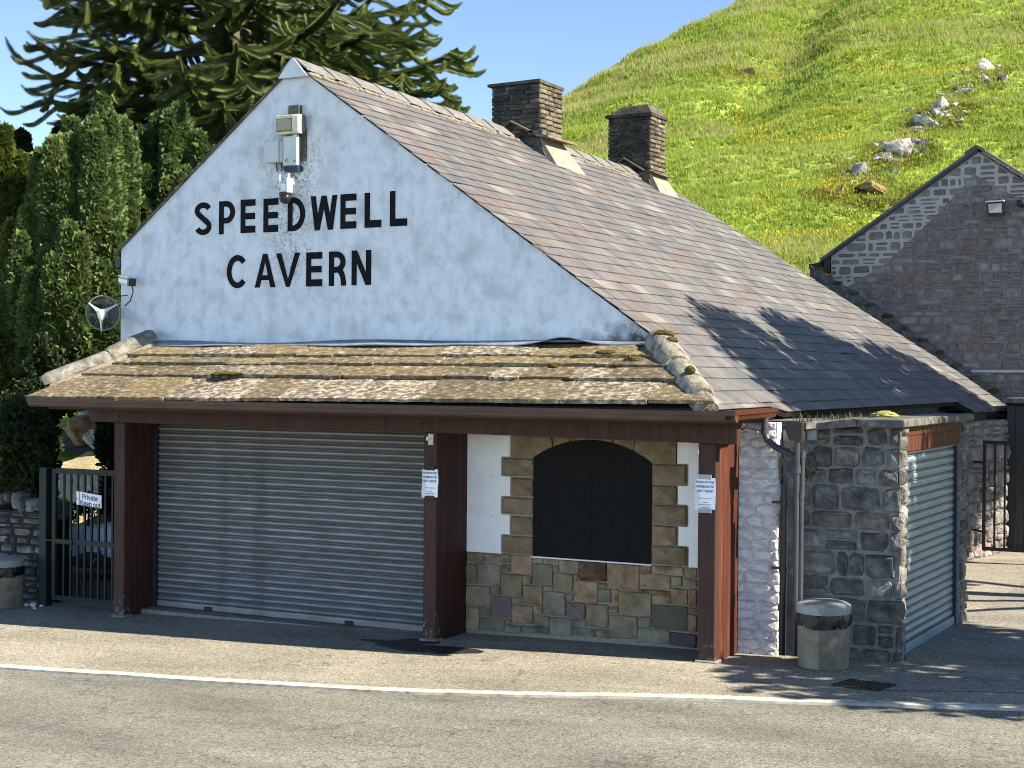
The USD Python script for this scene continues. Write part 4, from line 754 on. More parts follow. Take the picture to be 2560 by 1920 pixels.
for i, g in enumerate(hst):
    if band.contains(g.centroid): g = g.buffer(-.022).buffer(.012, quad_segs=2)
    if g.is_empty or g.geom_type != 'Polygon' or g.area < .003: continue
    me = pillow(g.simplify(.004), HO, HU, Z3, HN, .0, .012 + rng.uniform(0, .012), .022, .004)
    if i < 300: part('house_stone', me, m_hs[int(rng.choice(3, p=[.45, .4, .15]))], house)
    else: hm.append(me)
if hm: part('small_stones', join(hm), m_hs[0], house, kind='stuff')
hp = lambda u, z, d: HO + HU * u + np.array([0, 0, z]) + HN * d
def hslab(u0, z0, u1, z1, d0, d1, t): return hexa([hp(u0, z0 - t, d1), hp(u1, z1 - t, d1), hp(u1, z1 - t, d0), hp(u0, z0 - t, d0)], [hp(u0, z0, d1), hp(u1, z1, d1), hp(u1, z1, d0), hp(u0, z0, d0)])
part('roof_slope', hslab(-3.32, 5.69, -.13, 7.84, -7, .09, .06), m_slate[1], house)
part('roof_slope', hslab(-.13, 7.84, 4.8, 4.40, -7, .06, .06), m_slate[0], house)
part('verge_board', hslab(-3.36, 5.60, -.13, 7.775, .04, .075, .05), m_blk, house)
part('ridge_cap', join([hslab(-.38, 7.72, -.16, 7.86, -7, .12, .05), hslab(-.16, 7.86, .02, 7.76, -7, .12, .05)]), m_slate[1], house)
k = 0
for u in np.arange(-.05, 2.0, .26):
    part('verge_slate', hslab(u, 7.80 - (u + .16) * .69, u + .25, 7.80 - (u + .41) * .69 + .02, -.3, .10 + .01 * (k % 2), .045), m_bedding, house); k += 1
part('gutter_end', join([hslab(-3.58, 5.58, -3.28, 5.62, -7, .02, .10), hslab(-3.24, 5.68, -3.12, 5.70, -.3, .05, .3)]), m_blk, house)
part('stepped_coping', hslab(-3.73, 5.31, -3.08, 5.35, -.5, .06, .05), m_cap, house)
part('shoulder_wall', prism(Polygon([(-3.48, 4.6), (-3.08, 4.6), (-3.08, 5.30), (-3.48, 5.27)]), HO, HU, Z3, HN, -1.2, .01), m_hmort, house)
part('stub_chimney', hexa([hp(1.05, 6.4, -1.0), hp(1.6, 6.4, -1.0), hp(1.6, 6.4, -1.6), hp(1.05, 6.4, -1.6)], [hp(1.05, 7.55, -1.0), hp(1.6, 7.55, -1.0), hp(1.6, 7.55, -1.6), hp(1.05, 7.55, -1.6)]), m_soot2, house)
# sloping upstand between slates and house wall
up = [(-3.51, 5.20), (-2.63, 4.66), (-1.4, 3.83), (-.3, 3.02), (.7, 2.32)]
for (a, za), (b, zb) in zip(up[:-1], up[1:]):
    part('upstand', hslab(a, za + .34, b, zb + .34, .005, .16 + rng.uniform(-.01, .01), .5), m_cap, house)
for i, t in enumerate(np.linspace(.12, .98, 11)):
    u = -3.42 + t * 4.1; z_ = np.interp(u, [p[0] for p in up], [p[1] for p in up])
    part('moss_clump', cushion(hp(u, z_ + .33 + rng.uniform(-.02, .02), .16), .07 + .05 * rng.random(), .04, 60 + i), m_mossdark if i % 3 else m_moss, house, smooth=True)
part('wall_conduit', tube([hp(-.22, 3.36, .045), hp(2.6, 3.375, .045)], .032, 8), m_greybox, house, smooth=40)
hl = thing('flood_lamp', 'square white-faced flood lamp with black bezel high on the stone house gable', 'flood lamp', hp(.30, 6.60, .1))
part('housing', hexa([hp(.11, 6.42, .24), hp(.41, 6.42, .22), hp(.41, 6.42, .10), hp(.11, 6.42, .12)], [hp(.08, 6.68, .24), hp(.40, 6.70, .20), hp(.40, 6.70, .08), hp(.08, 6.68, .12)]), m_blk, hl)
part('lamp_face', hexa([hp(.135, 6.475, .25), hp(.37, 6.475, .232), hp(.37, 6.475, .225), hp(.135, 6.475, .245)], [hp(.115, 6.65, .25), hp(.36, 6.665, .216), hp(.36, 6.665, .208), hp(.115, 6.65, .245)]), m_greybox, hl)
part('hood', hexa([hp(.07, 6.685, .26), hp(.41, 6.70, .23), hp(.41, 6.70, .08), hp(.07, 6.685, .1)], [hp(.07, 6.71, .26), hp(.41, 6.725, .23), hp(.41, 6.725, .08), hp(.07, 6.71, .1)]), m_white, hl)
part('bracket', tube([hp(.25, 6.5, .0), hp(.25, 6.5, .12)], .02, 6), m_blk, hl)
dl = thing('dome_lamp', 'small black dome lamp on the house gable right of the flood lamp', 'wall lamp', hp(.75, 6.62, .1))
dv, df = lathe([(.001, .09), (.06, .085), (.095, .05), (.105, 0), (.095, -.02), (.04, -.05), (.025, -.09), (.001, -.09)], (0, 0, 0), 16)
part('shade', (dv + hp(.74, 6.63, .13), df), m_blk, dl, smooth=40)
part('arm', tube([hp(.74, 6.66, .0), hp(.74, 6.66, .12)], .02, 6), m_blk, dl)

# ------------------------------------------------------------------ things fixed to the gable
GY = .90
pt = thing('security_floodlight', 'aged cream floodlight under the roof peak on the white gable', 'floodlight', (-6.25, .8, 6.7))
part('bracket', cbx(-6.345, -6.165, .82, .898, 6.72, 6.86, .004), m_mossdark, pt)
part('housing', cbx(-6.47, -6.06, .77, .86, 6.46, 6.72, .02), m_blk, pt)
part('lens', cbx(-6.455, -6.20, .70, .765, 6.50, 6.66, .012), m_amber, pt)
part('bezel', join([cbx(-6.48, -6.08, .71, .79, 6.665, 6.715, .008), cbx(-6.48, -6.08, .71, .79, 6.455, 6.495, .008), cbx(-6.485, -6.458, .71, .79, 6.46, 6.71, .008), cbx(-6.195, -6.085, .695, .79, 6.47, 6.70, .01)]), m_cream, pt)
a1 = thing('grey_junction_box', 'plain pale grey box with two short cables below it, left of the alarm box', 'junction box', (-6.5, .8, 6.2))
part('box_body', cbx(-6.69, -6.385, .76, .898, 6.095, 6.385, .012), m_greybox, a1)
part('box_lid', cbx(-6.695, -6.44, .735, .757, 6.09, 6.39, .006), m_greybox, a1)
for x in (-6.57, -6.49): part('cable_tail', tube([(x, .86, 6.09), (x + .004, .88, 5.98)], .008, 6), m_blk, a1)
a2_ = thing('alarm_box', 'pale green alarm box with navy base on the white gable', 'alarm box', (-6.26, .8, 6.1))
part('cover', cbx(-6.385, -6.165, .755, .87, 6.03, 6.44, .014), m_mint, a2_)
part('side_strip', cbx(-6.215, -6.14, .745, .80, 6.03, 6.45, .008), m_mint, a2_)
part('base', hexa([(-6.37, .78, 5.955), (-6.145, .78, 5.955), (-6.145, .88, 5.955), (-6.37, .88, 5.955)], [(-6.387, .75, 6.028), (-6.138, .75, 6.028), (-6.138, .88, 6.028), (-6.387, .88, 6.028)]), m_navy, a2_)
part('back_plate', bx(-6.41, -6.085, .875, .898, 6.10, 6.54), m_mossdark, a2_)
part('logo_mark', join([bx(-6.350, -6.285, .752, .7545, 6.085, 6.091)] + [bx(x, x + .012, .752, .7545, 6.10, 6.10 + h) for x, h in ((-6.345, .016), (-6.322, .032), (-6.299, .018))]), m_ink, a2_)
part('key_mark', (lathe([(.001, .002), (.016, .002), (.016, 0)], (0, 0, 0), 12)[0] @ np.array([[1, 0, 0], [0, 0, 1], [0, -1, 0]]) + [-6.178, .744, 6.09], lathe([(.001, .002), (.016, .002), (.016, 0)], (0, 0, 0), 12)[1]), m_ink, a2_)
pc = thing('ptz_camera', 'white and black dome camera with two aerials hanging below the alarm box', 'security camera', (-6.3, .75, 5.7))
part('body', join([cbx(-6.38, -6.27, .70, .80, 5.66, 5.80, .02), cbx(-6.275, -6.235, .68, .90, 5.66, 5.86, .01)]), m_white, pc)
for x in (-6.405, -6.262): part('aerial', tube([(x, .73, 5.76), (x, .73, 5.92)], .016, 8), m_white, pc)
part('aerial_arm', cbx(-6.41, -6.35, .72, .745, 5.755, 5.785, .004), m_white, pc)
part('dome', (np.asarray(trimesh.creation.icosphere(3, .082).vertices) + [-6.33, .745, 5.595], trimesh.creation.icosphere(3, .082).faces), m_blk, pc, smooth=True)
part('collar', lathe([(.075, 0), (.085, .03), (.08, .06)], (-6.33, .745, 5.61), 20), m_blk, pc, smooth=40)
part('cable', tube([(-6.24, .89, 5.86), (-6.30, .89, 5.93), (-6.34, .89, 5.97)], .005, 5), m_blk, pc)
bc = thing('bullet_camera', 'small white bullet camera at the left edge of the gable', 'security camera', (-9.1, .7, 4.5))
bd = np.array([.93, -.33, -.14]); bd /= np.linalg.norm(bd); bs = np.cross([0, 0, 1], bd); bs /= np.linalg.norm(bs); bu = np.cross(bd, bs)
def obox(c, a, b, e, ha, hb, he):
    c = np.asarray(c, float); return hexa([c + a * i * ha + b * j * hb - e * he for i, j in ((-1, -1), (1, -1), (1, 1), (-1, 1))], [c + a * i * ha + b * j * hb + e * he for i, j in ((-1, -1), (1, -1), (1, 1), (-1, 1))])
cc = np.array([-9.10, .74, 4.52])
part('body', tube([cc - bd * .20, cc + bd * .07], .060, 12), m_white, bc, smooth=40)
part('sunshield', obox(cc - bd * .05 + bu * .064, bd, bs, bu, .15, .064, .008), m_white, bc)
part('lens_face', obox(cc + bd * .095, bd, bs, bu, .025, .056, .056), m_blk, bc)
part('mount', tube([cc - bd * .05, (-9.16, .90, 4.50)], .035, 8), m_white, bc, smooth=40)
part('cable', tube([(-9.09, .80, 4.47), (-9.10, .84, 4.38), (-9.16, .85, 4.25), (-9.24, .82, 4.17)], .009, 6), m_blk, bc)
# wireless dish: see-through mesh bowl with a white three-legged feed
dish = thing('wireless_dish', 'round see-through aerial dish with white three-armed feed beside the gable', 'aerial dish', (-9.35, .6, 4.05))
m_mesh = usdkit.material(stage, '/World/Looks/smoky_dish', {'f': ('layer_weight', {'blend': .25}), 't': ('transparent_bsdf', {'color': (.62, .66, .70)}), 'g': ('principled_bsdf', {'base_color': (.05, .055, .06), 'roughness': .18, 'specular_ior_level': .7}), 'mr': ('map_range', {'from_min': 0., 'from_max': 1., 'to_min': .28, 'to_max': .75}), 'x': ('mix_closure', {})},
                         [('f.facing', 'mr.value'), ('mr.result', 'x.fac'), ('t.BSDF', 'x.closure1'), ('g.BSDF', 'x.closure2')], surface='x.closure')
dc = np.array([-9.405, .55, 4.062]); da = np.array([.42, -.90, -.05]); da /= np.linalg.norm(da); du = np.cross(da, [0, 0, 1]); du /= np.linalg.norm(du); dvv = np.cross(du, da)
def dishpt(r, a, w): return dc + (du * math.cos(a) + dvv * math.sin(a)) * r + da * w
nr, na = 8, 40; V = []
for i in range(nr):
    r = .245 * i / (nr - 1)
    for j in range(na): V.append(dishpt(r, 2 * math.pi * j / na, -.07 + .07 * (r / .245) ** 2))
F = []
for i in range(nr - 1):
    for j in range(na): a, b = i * na + j, i * na + (j + 1) % na; F += [[a, b, b + na], [a, b + na, a + na]]
part('reflector', (np.array(V), np.array(F)), m_mesh, dish, smooth=True)
part('rim', tube([dishpt(.247, t, .0) for t in np.linspace(0, 2 * math.pi, 41)], .008, 6, cap=False), m_lid, dish, smooth=True)
for a in (math.radians(35), math.radians(150), math.radians(-85)):
    part('feed_arm', tube([dishpt(.245, a, .01), dishpt(.15, a, .05), dishpt(.05, a, .075)], [.010, .016, .034], 8), m_white, dish, smooth=True)
part('feed', lathe([(.001, .05), (.05, .045), (.066, .0), (.05, -.06), (.03, -.1), (.001, -.1)], dishpt(0, 0, .07), 16), m_white, dish, smooth=40)
part('wall_bracket', cbx(-9.46, -9.387, .62, .92, 3.99, 4.15, .01), m_sill, dish)
part('cable', tube([(-9.30, .60, 4.22), (-9.34, .7, 4.30), (-9.22, .86, 4.33)], .008, 6), m_blk, dish)

# ------------------------------------------------------------------ notices, switch
def notice(label, x0, x1, z0, z1, tape, yf):
    n = thing('parking_notice', label, 'notice', ((x0 + x1) / 2, yf, (z0 + z1) / 2))
    nx = 9; V = []
    for i in range(nx):
        for j in range(nx):
            u, v = i / (nx - 1), j / (nx - 1); e = abs(u - .5) * 2
            V.append((x0 + u * (x1 - x0) + .006 * math.sin(3 * v), yf - .004 - .018 * max(0, e - .72) * (1 + math.sin(7 * v)) - .002 * math.sin(9 * u + 4 * v), z0 + v * (z1 - z0) + .01 * (u - .5)))
    F = []
    for i in range(nx - 1):
        for j in range(nx - 1): a = i * nx + j; F += [[a, a + nx, a + nx + 1], [a, a + nx + 1, a + 1]]
    part('paper', (np.array(V), np.array(F)), m_paper, n, smooth=True)
    xm, w = (x0 + x1) / 2, x1 - x0; H = z1 - z0
    def txt(t, h, zc, nm='print_line'):
        m = meshkit.text_mesh(t, h, .001, bold=True); v = np.asarray(m.vertices).copy(); v[:, 0] -= (v[:, 0].min() + v[:, 0].max()) / 2
        s_ = min(1, w * .86 / np.ptp(v[:, 0])); part(nm, (np.c_[xm + v[:, 0] * s_, yf - .0095 - v[:, 2], zc + v[:, 1]], m.faces), m_ink, n)
    txt('PLEASE PAY FOR', .026, z1 - .058); txt('PARKING IN THE', .026, z1 - .108); txt('GIFT SHOP', .026, z1 - .158)
    r = np.random.default_rng(int(abs(x0) * 99))
    def dashes(zc, h, L, nm='print_line'):
        x = xm - L / 2; ms = []
        while x < xm + L / 2: d = r.uniform(.006, .016); ms.append(bx(x, x + d, yf - .0105, yf - .0095, zc, zc + h)); x += d + .004
        part(nm, join(ms), m_ink, n)
    dashes(z1 - .232, .006, w * .62); dashes(z1 - .275, .008, w * .24); dashes(z1 - .302, .008, w * .58); dashes(z1 - .330, .008, w * .42)
    for zz, hh in ((z1 - .012, .05), (z0 - .035, .05)):
        part('tape', bx(x0 + .045, x1 - .045, yf - .0125, yf - .001, zz, zz + hh), tape, n)
notice('white parking notice taped in black to the middle brown post', -3.655, -3.425, 1.70, 2.045, m_tapek, -.012)
notice('white parking notice with grey tape on the right brown post', -.055, .192, 1.72, 2.075, m_tape, -.012)
sw = thing('bell_push', 'small white bell push unit at the top of the middle post', 'door bell', (-3.54, -.01, 2.42))
part('plate', cbx(-3.57, -3.495, -.022, -.002, 2.345, 2.485, .006), m_cream, sw)
part('side_knob', cbx(-3.592, -3.565, -.03, -.006, 2.40, 2.45, .006), m_white, sw)
part('button', (np.asarray(trimesh.creation.icosphere(2, .018).vertices) * [1, .6, 1] + [-3.532, -.024, 2.42], trimesh.creation.icosphere(2, .018).faces), m_greybox, sw, smooth=True)
for z_ in (2.355, 2.47): part('screw', bx(-3.537, -3.529, -.026, -.02, z_, z_ + .008), m_iron, sw)

# ------------------------------------------------------------------ litter bins
def litter_bin(x, y, label):
    b = thing('litter_bin', label, 'litter bin', (x, y, gz(x, y)))
    z0 = gz(x, y)
    part('drum', lathe([(.001, 0), (.268, 0), (.275, .015), (.283, .30), (.288, .54), (.288, .56), (.26, .56), (.001, .55)], (x, y, z0), 72), m_conc, b, smooth=True)
    q = np.arange(60) * 2 * math.pi / 60; r = np.random.default_rng(4); V = []
    for k_, (rr, zz) in enumerate([(.290, .605), (.297, .59), (.300, .55), (.299, .50), (.292, .455)]):
        for t in q: V.append((x + (rr + .007 * math.sin(9 * t + k_ * 1.3) + .005 * math.sin(23 * t - k_)) * math.cos(t), y + (rr + .007 * math.sin(9 * t + k_ * 1.3) + .005 * math.sin(23 * t - k_)) * math.sin(t), z0 + zz + (.014 * math.sin(2 * t + 1) + .006 * math.sin(5 * t)) * (k_ > 2)))
    F = []
    for i in range(4):
        for j in range(60): a, c = i * 60 + j, i * 60 + (j + 1) % 60; F += [[a, c + 60, c], [a, a + 60, c + 60]]
    part('bin_bag', (np.array(V), np.array(F)), m_bag, b, smooth=True)
    part('lid', lathe([(.285, .60), (.296, .60), (.298, .685), (.29, .695), (.25, .715), (.15, .735), (.001, .745)], (x, y, z0), 72), m_lid, b, smooth=True)
litter_bin(1.345, .315, 'concrete litter bin with grey lid and black bag beside the stone store')
litter_bin(-10.80, .02, 'concrete litter bin cut off at the left edge before the dry-stone wall')
# drain grate, twisted to the lane
dg = thing('drain_grate', 'rusty iron drain grate in the asphalt in front of the litter bin', 'drain grate', (2.05, -.58, .04))
dp = np.array([(1.76, -.74), (2.256, -.81), (2.34, -.45), (1.85, -.34)])
def quadpt(u, v): return (1 - v) * ((1 - u) * dp[0] + u * dp[1]) + v * ((1 - u) * dp[3] + u * dp[2])
def bar2(p, q, w, z0_, z1_):
    p, q = np.array(p), np.array(q); d = (q - p) / np.linalg.norm(q - p); n_ = np.array([-d[1], d[0]]) * w / 2
    zz = lambda k: .02 * k[0]
    return hexa([(*a, zz(a) + z0_) for a in (p - n_, q - n_, q + n_, p + n_)], [(*a, zz(a) + z1_) for a in (p - n_, q - n_, q + n_, p + n_)])
part('sump', bar2((quadpt(0, .5)), (quadpt(1, .5)), .40, .003, .006), m_dark, dg)
part('frame', join([bar2(quadpt(0, 0), quadpt(1, 0), .03, .004, .016), bar2(quadpt(0, 1), quadpt(1, 1), .03, .004, .016), bar2(quadpt(0, 0), quadpt(0, 1), .03, .004, .0155), bar2(quadpt(1, 0), quadpt(1, 1), .03, .004, .0155)]), m_iron, dg)
m_grate = mat('worn_iron', [(.05, .035, .028), (.10, .075, .06)], scale=14, rough=.5, metal=.4)
part('grate_bar', bar2(quadpt(0, .5), quadpt(1, .5), .022, .006, .015), m_grate, dg)
for u in np.linspace(.08, .92, 8): part('grate_bar', bar2(quadpt(u - .05, .05), quadpt(u + .05, .95), .02, .006, .0145), m_grate, dg)

# ------------------------------------------------------------------ green side gate, sign, dry-stone wall
gt = thing('green_gate', 'dark green barred metal side gate left of the porch', 'gate', (-9.7, .35, -.2))
part('gate_post', cbx(-10.385, -10.245, .30, .44, -.3, 1.815, .006), m_greenm, gt)
part('gate_frame', join([bx(-10.16, -10.09, .33, .38, -.10, 1.80), bx(-10.09, -8.70, .33, .38, 1.735, 1.815), bx(-10.09, -8.70, .33, .38, -.10, -.03), bx(-10.09, -8.70, .328, .382, .72, .79)]), m_greenm, gt)
for x in np.arange(-9.955, -8.72, .132): part('gate_bar', bx(x, x + .03, .342, .368, -.03, 1.735), m_greenm, gt)
part('slide_bolt', tube([(-10.27, .315, .765), (-9.75, .315, .765)], .012, 6), m_rust, gt)
part('bolt_handle', tube([(-9.75, .312, .77), (-9.75, .312, .64)], .012, 6), m_greenm, gt)
part('gate_catch', cbx(-8.735, -8.70, .30, .40, .70, .83, .004), m_cream, gt)
sg = thing('private_sign', 'white Private Keep out sign hung on the green gate bars', 'sign', (-9.42, .32, 1.36))
part('sign_board', hexa([(-9.675, .322, 1.305), (-9.20, .322, 1.268), (-9.20, .328, 1.268), (-9.675, .328, 1.305)], [(-9.675, .322, 1.498), (-9.20, .322, 1.452), (-9.20, .328, 1.452), (-9.675, .328, 1.498)]), m_paper, sg)
for t, h, x, z_ in (('Private', .072, -9.57, 1.392), ('Keep out', .072, -9.605, 1.302)):
    m = meshkit.text_mesh(t, h, .001, bold=True); v = np.asarray(m.vertices); part('sign_text', (np.c_[x + v[:, 0] * .92, .3215 - v[:, 2], z_ + v[:, 1] - v[:, 0] * .085], m.faces), m_inkb, sg)
part('sign_tie', join([bx(-9.625, -9.615, .318, .324, 1.30, 1.50)]), m_inkb, sg); part('sign_tie', bx(-9.225, -9.20, .318, .324, 1.355, 1.365), m_inkb, sg); part('sign_tie', bx(-9.675, -9.65, .318, .324, 1.385, 1.395), m_inkb, sg)
dw = thing('dry_stone_wall', 'rough grey dry-stone wall with uneven cope stones left of the green gate', 'wall', (-11.5, .6, -.2))
part('wall_core', bx(-16, -10.42, .60, .95, -.5, 1.12), m_dark, dw)
rw = np.random.default_rng(61)
for g in rubble(sbox(-13.2, -.26, -10.40, 1.12), (.05, .14), (.14, .46), .008, rw, jit=.3, split=.1, pts=10):
    part('wall_stone', pillow(g, (0, .61, 0), X3, Z3, -Y3, -.05, .01 + rw.uniform(0, .06), .022, .006, .012), m_grit[int(rw.choice(3, p=[.3, .4, .3]))], dw)
x = -13.2
while x < -10.42:
    w = rw.uniform(.10, .22); h = rw.uniform(.18, .34) if x < -10.75 or x > -10.6 else .26; hi_ = 1.30 + (.10 if x < -11.15 else 0)
    v = rough(np.asarray(trimesh.creation.icosphere(2, 1).vertices), .25, 2.2, int(x * 100) % 97); v = np.sign(v) * np.abs(v) ** .6 * [w * .55, .17, h * .5] + [x + w / 2, .76, hi_ - h * .45]
    part('cope_stone', (v, trimesh.creation.icosphere(2, 1).faces), m_grit[int(rw.integers(3))], dw, smooth=50); x += w
for i, (x, y, s) in enumerate([(-10.57, .25, .035), (-10.49, .30, .045), (-10.38, .20, .03), (-10.30, .28, .028), (-10.20, .05, .022)]):
    v = rough(np.asarray(trimesh.creation.icosphere(2, 1).vertices), .2, 2, i) * [s, s, s * .6] + [x, y, gz(x, y) + s * .4]
    single('pebble', (v, trimesh.creation.icosphere(2, 1).faces), m_panel, ['largest', 'second largest', 'third largest', 'fourth largest', 'smallest'][[1, 0, 2, 3, 4].index(i) if i < 2 else i] + ' white pebble on the footway below the dry-stone wall', 'pebble', smooth=True)
# behind the gate: yard, tarpaulin, bank
single('yard', sheet(np.linspace(-30, -8.6, 20), lambda x: .9, lambda x: 26, 20, .006), m_earth, 'dark earth yard behind the green gate', kind='structure')
tp = thing('covered_trailer', 'low trailer under sagging pale blue tarpaulin seen through the green gate', 'trailer', (-12, 3.3, -.2))
def grid(fn, n, m):
    V = np.array([fn(i / (n - 1), j / (m - 1)) for i in range(n) for j in range(m)]); F = []
    for i in range(n - 1):
        for j in range(m - 1): a = i * m + j; F += [[a, a + m, a + m + 1], [a, a + m + 1, a + 1]]
    return V, np.array(F)
part('tarpaulin', grid(lambda u, v: (-13.1 + 1.95 * u, 2.9 + .25 * math.sin(3 * u) + (1 - v) * .0, .05 + .18 * u + v * (.36 + .14 * u) - .06 * math.sin(9 * u) * (1 - v)), 24, 6), m_sheet, tp, smooth=True)
part('tarpaulin', grid(lambda u, v: (-13.1 + 1.95 * u, 2.9 + .25 * math.sin(3 * u) + v * 1.3, .41 + .32 * u + .10 * math.sin(v * 3) + .03 * math.sin(8 * u + 5 * v)), 24, 8), m_sheet, tp, smooth=True)
part('navy_flap', grid(lambda u, v: (-12.95 + .32 * u, 2.84, .24 - .30 * u + .12 * v), 6, 3), m_sheetb, tp); part('navy_flap', grid(lambda u, v: (-11.75 + .22 * u, 2.80 + .06 * v, -.02 + .30 * u + .12 * v * (1 - u)), 6, 3), m_sheetb, tp)
part('chassis', bx(-12.9, -11.25, 3.0, 4.2, -.05, .10), m_dark, tp)
bk = thing('garden_wall', 'sunlit straw-coloured bank wall with grey shaded face beyond the green gate', 'wall', (-17, 8, 0))
part('wall_face', hexa([(-18.6, 8.0, -.3), (-15.9, 8.0, -.3), (-15.9, 9.4, -.3), (-18.6, 9.4, -.3)], [(-18.3, 8.0, 1.10), (-16.1, 8.0, 1.13), (-16.1, 9.4, 1.13), (-18.3, 9.4, 1.10)]), m_grit[1], bk)
part('sunlit_top', grid(lambda u, v: (-18.0 + 1.9 * u - .15 * v + (.25 * v * u), 7.96 + v * 1.5, 1.12 + .30 * v + .03 * math.sin(11 * u + 7 * v)), 14, 8), m_sunbank, bk, smooth=30)
part('sunlit_foot', grid(lambda u, v: (-18.2 + 2.2 * u, 7.9 - v * .9, .30 - .25 * v + .1 * u + .03 * math.sin(9 * u)), 12, 5), m_sunbank, bk, smooth=30)
for i, (x, y, z_, s, mm) in enumerate([(-19.15, 10.4, 1.85, .42, m_ochre), (-18.6, 10.2, 1.70, .26, m_limestone), (-18.15, 10.2, 1.62, .34, m_limestone), (-18.75, 10.9, 2.25, .36, m_ochre), (-19.5, 10.9, 2.15, .26, m_limestone)]):
    v = rough(np.asarray(trimesh.creation.icosphere(3, 1).vertices), .35, 1.8, 30 + i) * [s, s * .8, s * .8] + [x, y, z_]
    single('garden_rock', (v, trimesh.creation.icosphere(3, 1).faces), mm, ['large orange rock above the sunlit bank wall', 'small pale rock right beside the orange rock', 'white rock at the right end above the bank wall', 'topmost orange rock under the yew branches', 'pale rock at upper left above the bank wall'][i], 'rock', smooth=50)
bank = grid(lambda u, v: (-22 + 7 * u, 9.9 + 5 * v, 1.2 + 1.6 * v + .2 * math.sin(5 * u)), 16, 10)
single('garden_bank', bank, m_earth, 'dark planted slope behind the bank wall', kind='structure', smooth=True)
# iron gate by the lane
ig = thing('iron_gate', 'dark iron barred gate at the end of the side lane', 'gate', (.9, 11.3, .1))
part('gate_frame', join([bx(.822, .872, 11.28, 11.33, .23, 2.14), bx(.872, 3.2, 11.28, 11.33, 2.08, 2.14), bx(.872, 3.2, 11.28, 11.33, .23, .29)]), m_iron, ig)
for x in np.arange(1.01, 3.1, .17): part('gate_bar', bx(x, x + .032, 11.29, 11.32, .29, 2.08), m_iron, ig)
for z_ in (.55, 1.75): part('hinge', tube([(.60, 11.6, z_), (.83, 11.31, z_)], .02, 6), m_iron, ig)
sd = thing('dark_shed', 'dark timber shed in shadow behind the iron gate', 'shed', (2.5, 15, 0))
part('shed_wall', bx(.78, 6, 13.7, 15.2, -.1, 2.75), m_dark, sd)
for x in np.arange(.78, 4, .16): part('plank', bx(x, x + .15, 13.67, 13.698, -.05, 2.7), m_pipeb, sd)
part('shed_roof', bx(.70, 6.2, 13.55, 15.4, 2.76, 2.85), m_cap, sd)

# ------------------------------------------------------------------ hill: heights over (side, depth) measured from the road
HC = np.array([6.4349, -16.4614]); HR = np.array([.88087, .47335]); HF = np.array([-.47335, .88087])
def crest(s): return np.clip(80 + 1.5 * s, 46, 210)
def hill_z(s, d):
    s, d = np.asarray(s, float), np.asarray(d, float)
    dr = crest(s); q = s / dr; zr = 3.2 + dr * (.182 + .53 * (q - .04))
    t = np.clip((d - 32) / (dr - 32), 0, 1.0); prof = 1 - (1 - t) ** 1.25
    base = np.interp(s, [-60, -10, 5, 20, 60], [-1.5, .2, 2.4, 3.4, 5])
    z = base + (zr - base) * prof - np.maximum(0, d - dr) * .05 - np.maximum(0, d - dr - 12) * .2
    p = np.stack([s, d, 0 * s], -1)
    env = np.clip((d - 33) / 6, 0, 1)
    z = z + env * (1.0 * (meshkit.fbm(p * .10, 3, 5) - .5) + .35 * (meshkit.fbm(p * np.array([.35, .7, 1]), 3, 9) - .5))
    z = z + env * .16 * np.sin(z * 3.0 + 3 * meshkit.fbm(p * .2, 2, 3))          # sheep terraces along the contours
    gu = s - (9 + (d - 60) * .30); z = z - env * 1.0 * np.exp(-(gu / 1.8) ** 2) * np.clip((d - 52) / 12, 0, 1)   # shallow gully
    return np.where(d < 32.6, -1.5, np.maximum(z, -1.4))
def hill_p(s, d, dz=0):
    z = hill_z(s, d) + dz; xy = HC + np.multiply.outer(s, HR) + np.multiply.outer(d, HF); return np.concatenate([xy, z[..., None]], -1)
sg_ = np.concatenate([np.linspace(-60, -22, 24), np.linspace(-21, 60, 230), np.linspace(61, 100, 20)]); dg_ = np.concatenate([np.linspace(32.5, 90, 210), np.linspace(91, 190, 110), np.linspace(194, 260, 12)])
S_, D_ = np.meshgrid(sg_, dg_, indexing='ij'); HV = hill_p(S_, D_); nd = len(dg_); ns = len(sg_)
I, J = np.meshgrid(np.arange(ns - 1), np.arange(nd - 1), indexing='ij'); A = (I * nd + J).ravel()
m_turf = usdkit.material(stage, '/World/Looks/hill_turf', {
    'g': ('geometry', {}), 'n1': ('noise_texture', {'scale': .16, 'detail': 8., 'roughness': .65}), 'r1': ('rgb_ramp', {'ramp': [(.3, (.17, .25, .04)), (.48, (.27, .36, .06)), (.62, (.34, .42, .09)), (.75, (.42, .42, .14))]}),
    'n2': ('noise_texture', {'scale': 5., 'detail': 6., 'roughness': .7}), 'r2': ('rgb_ramp', {'ramp': [(.3, (.5, .5, .5)), (.7, (1.4, 1.4, 1.4))]}), 'mm': ('mix_color', {'blend_type': 'multiply', 'fac': 1.}), 'bu': ('bump', {'strength': .8, 'distance': .15}), 'p': ('principled_bsdf', {'roughness': 1., 'specular_ior_level': .1})},
    [('g.position', 'n1.vector'), ('n1.fac', 'r1.fac'), ('g.position', 'n2.vector'), ('n2.fac', 'r2.fac'), ('r1.color', 'mm.a'), ('r2.color', 'mm.b'), ('mm.result', 'p.base_color'), ('n2.fac', 'bu.height'), ('bu.normal', 'p.normal')], surface='p.BSDF')
single('hill', (HV.reshape(-1, 3), np.vstack([np.c_[A, A + nd, A + nd + 1], np.c_[A, A + nd + 1, A + 1]])), m_turf, 'steep sunlit green hillside rising behind the roofs', kind='structure', smooth=True)

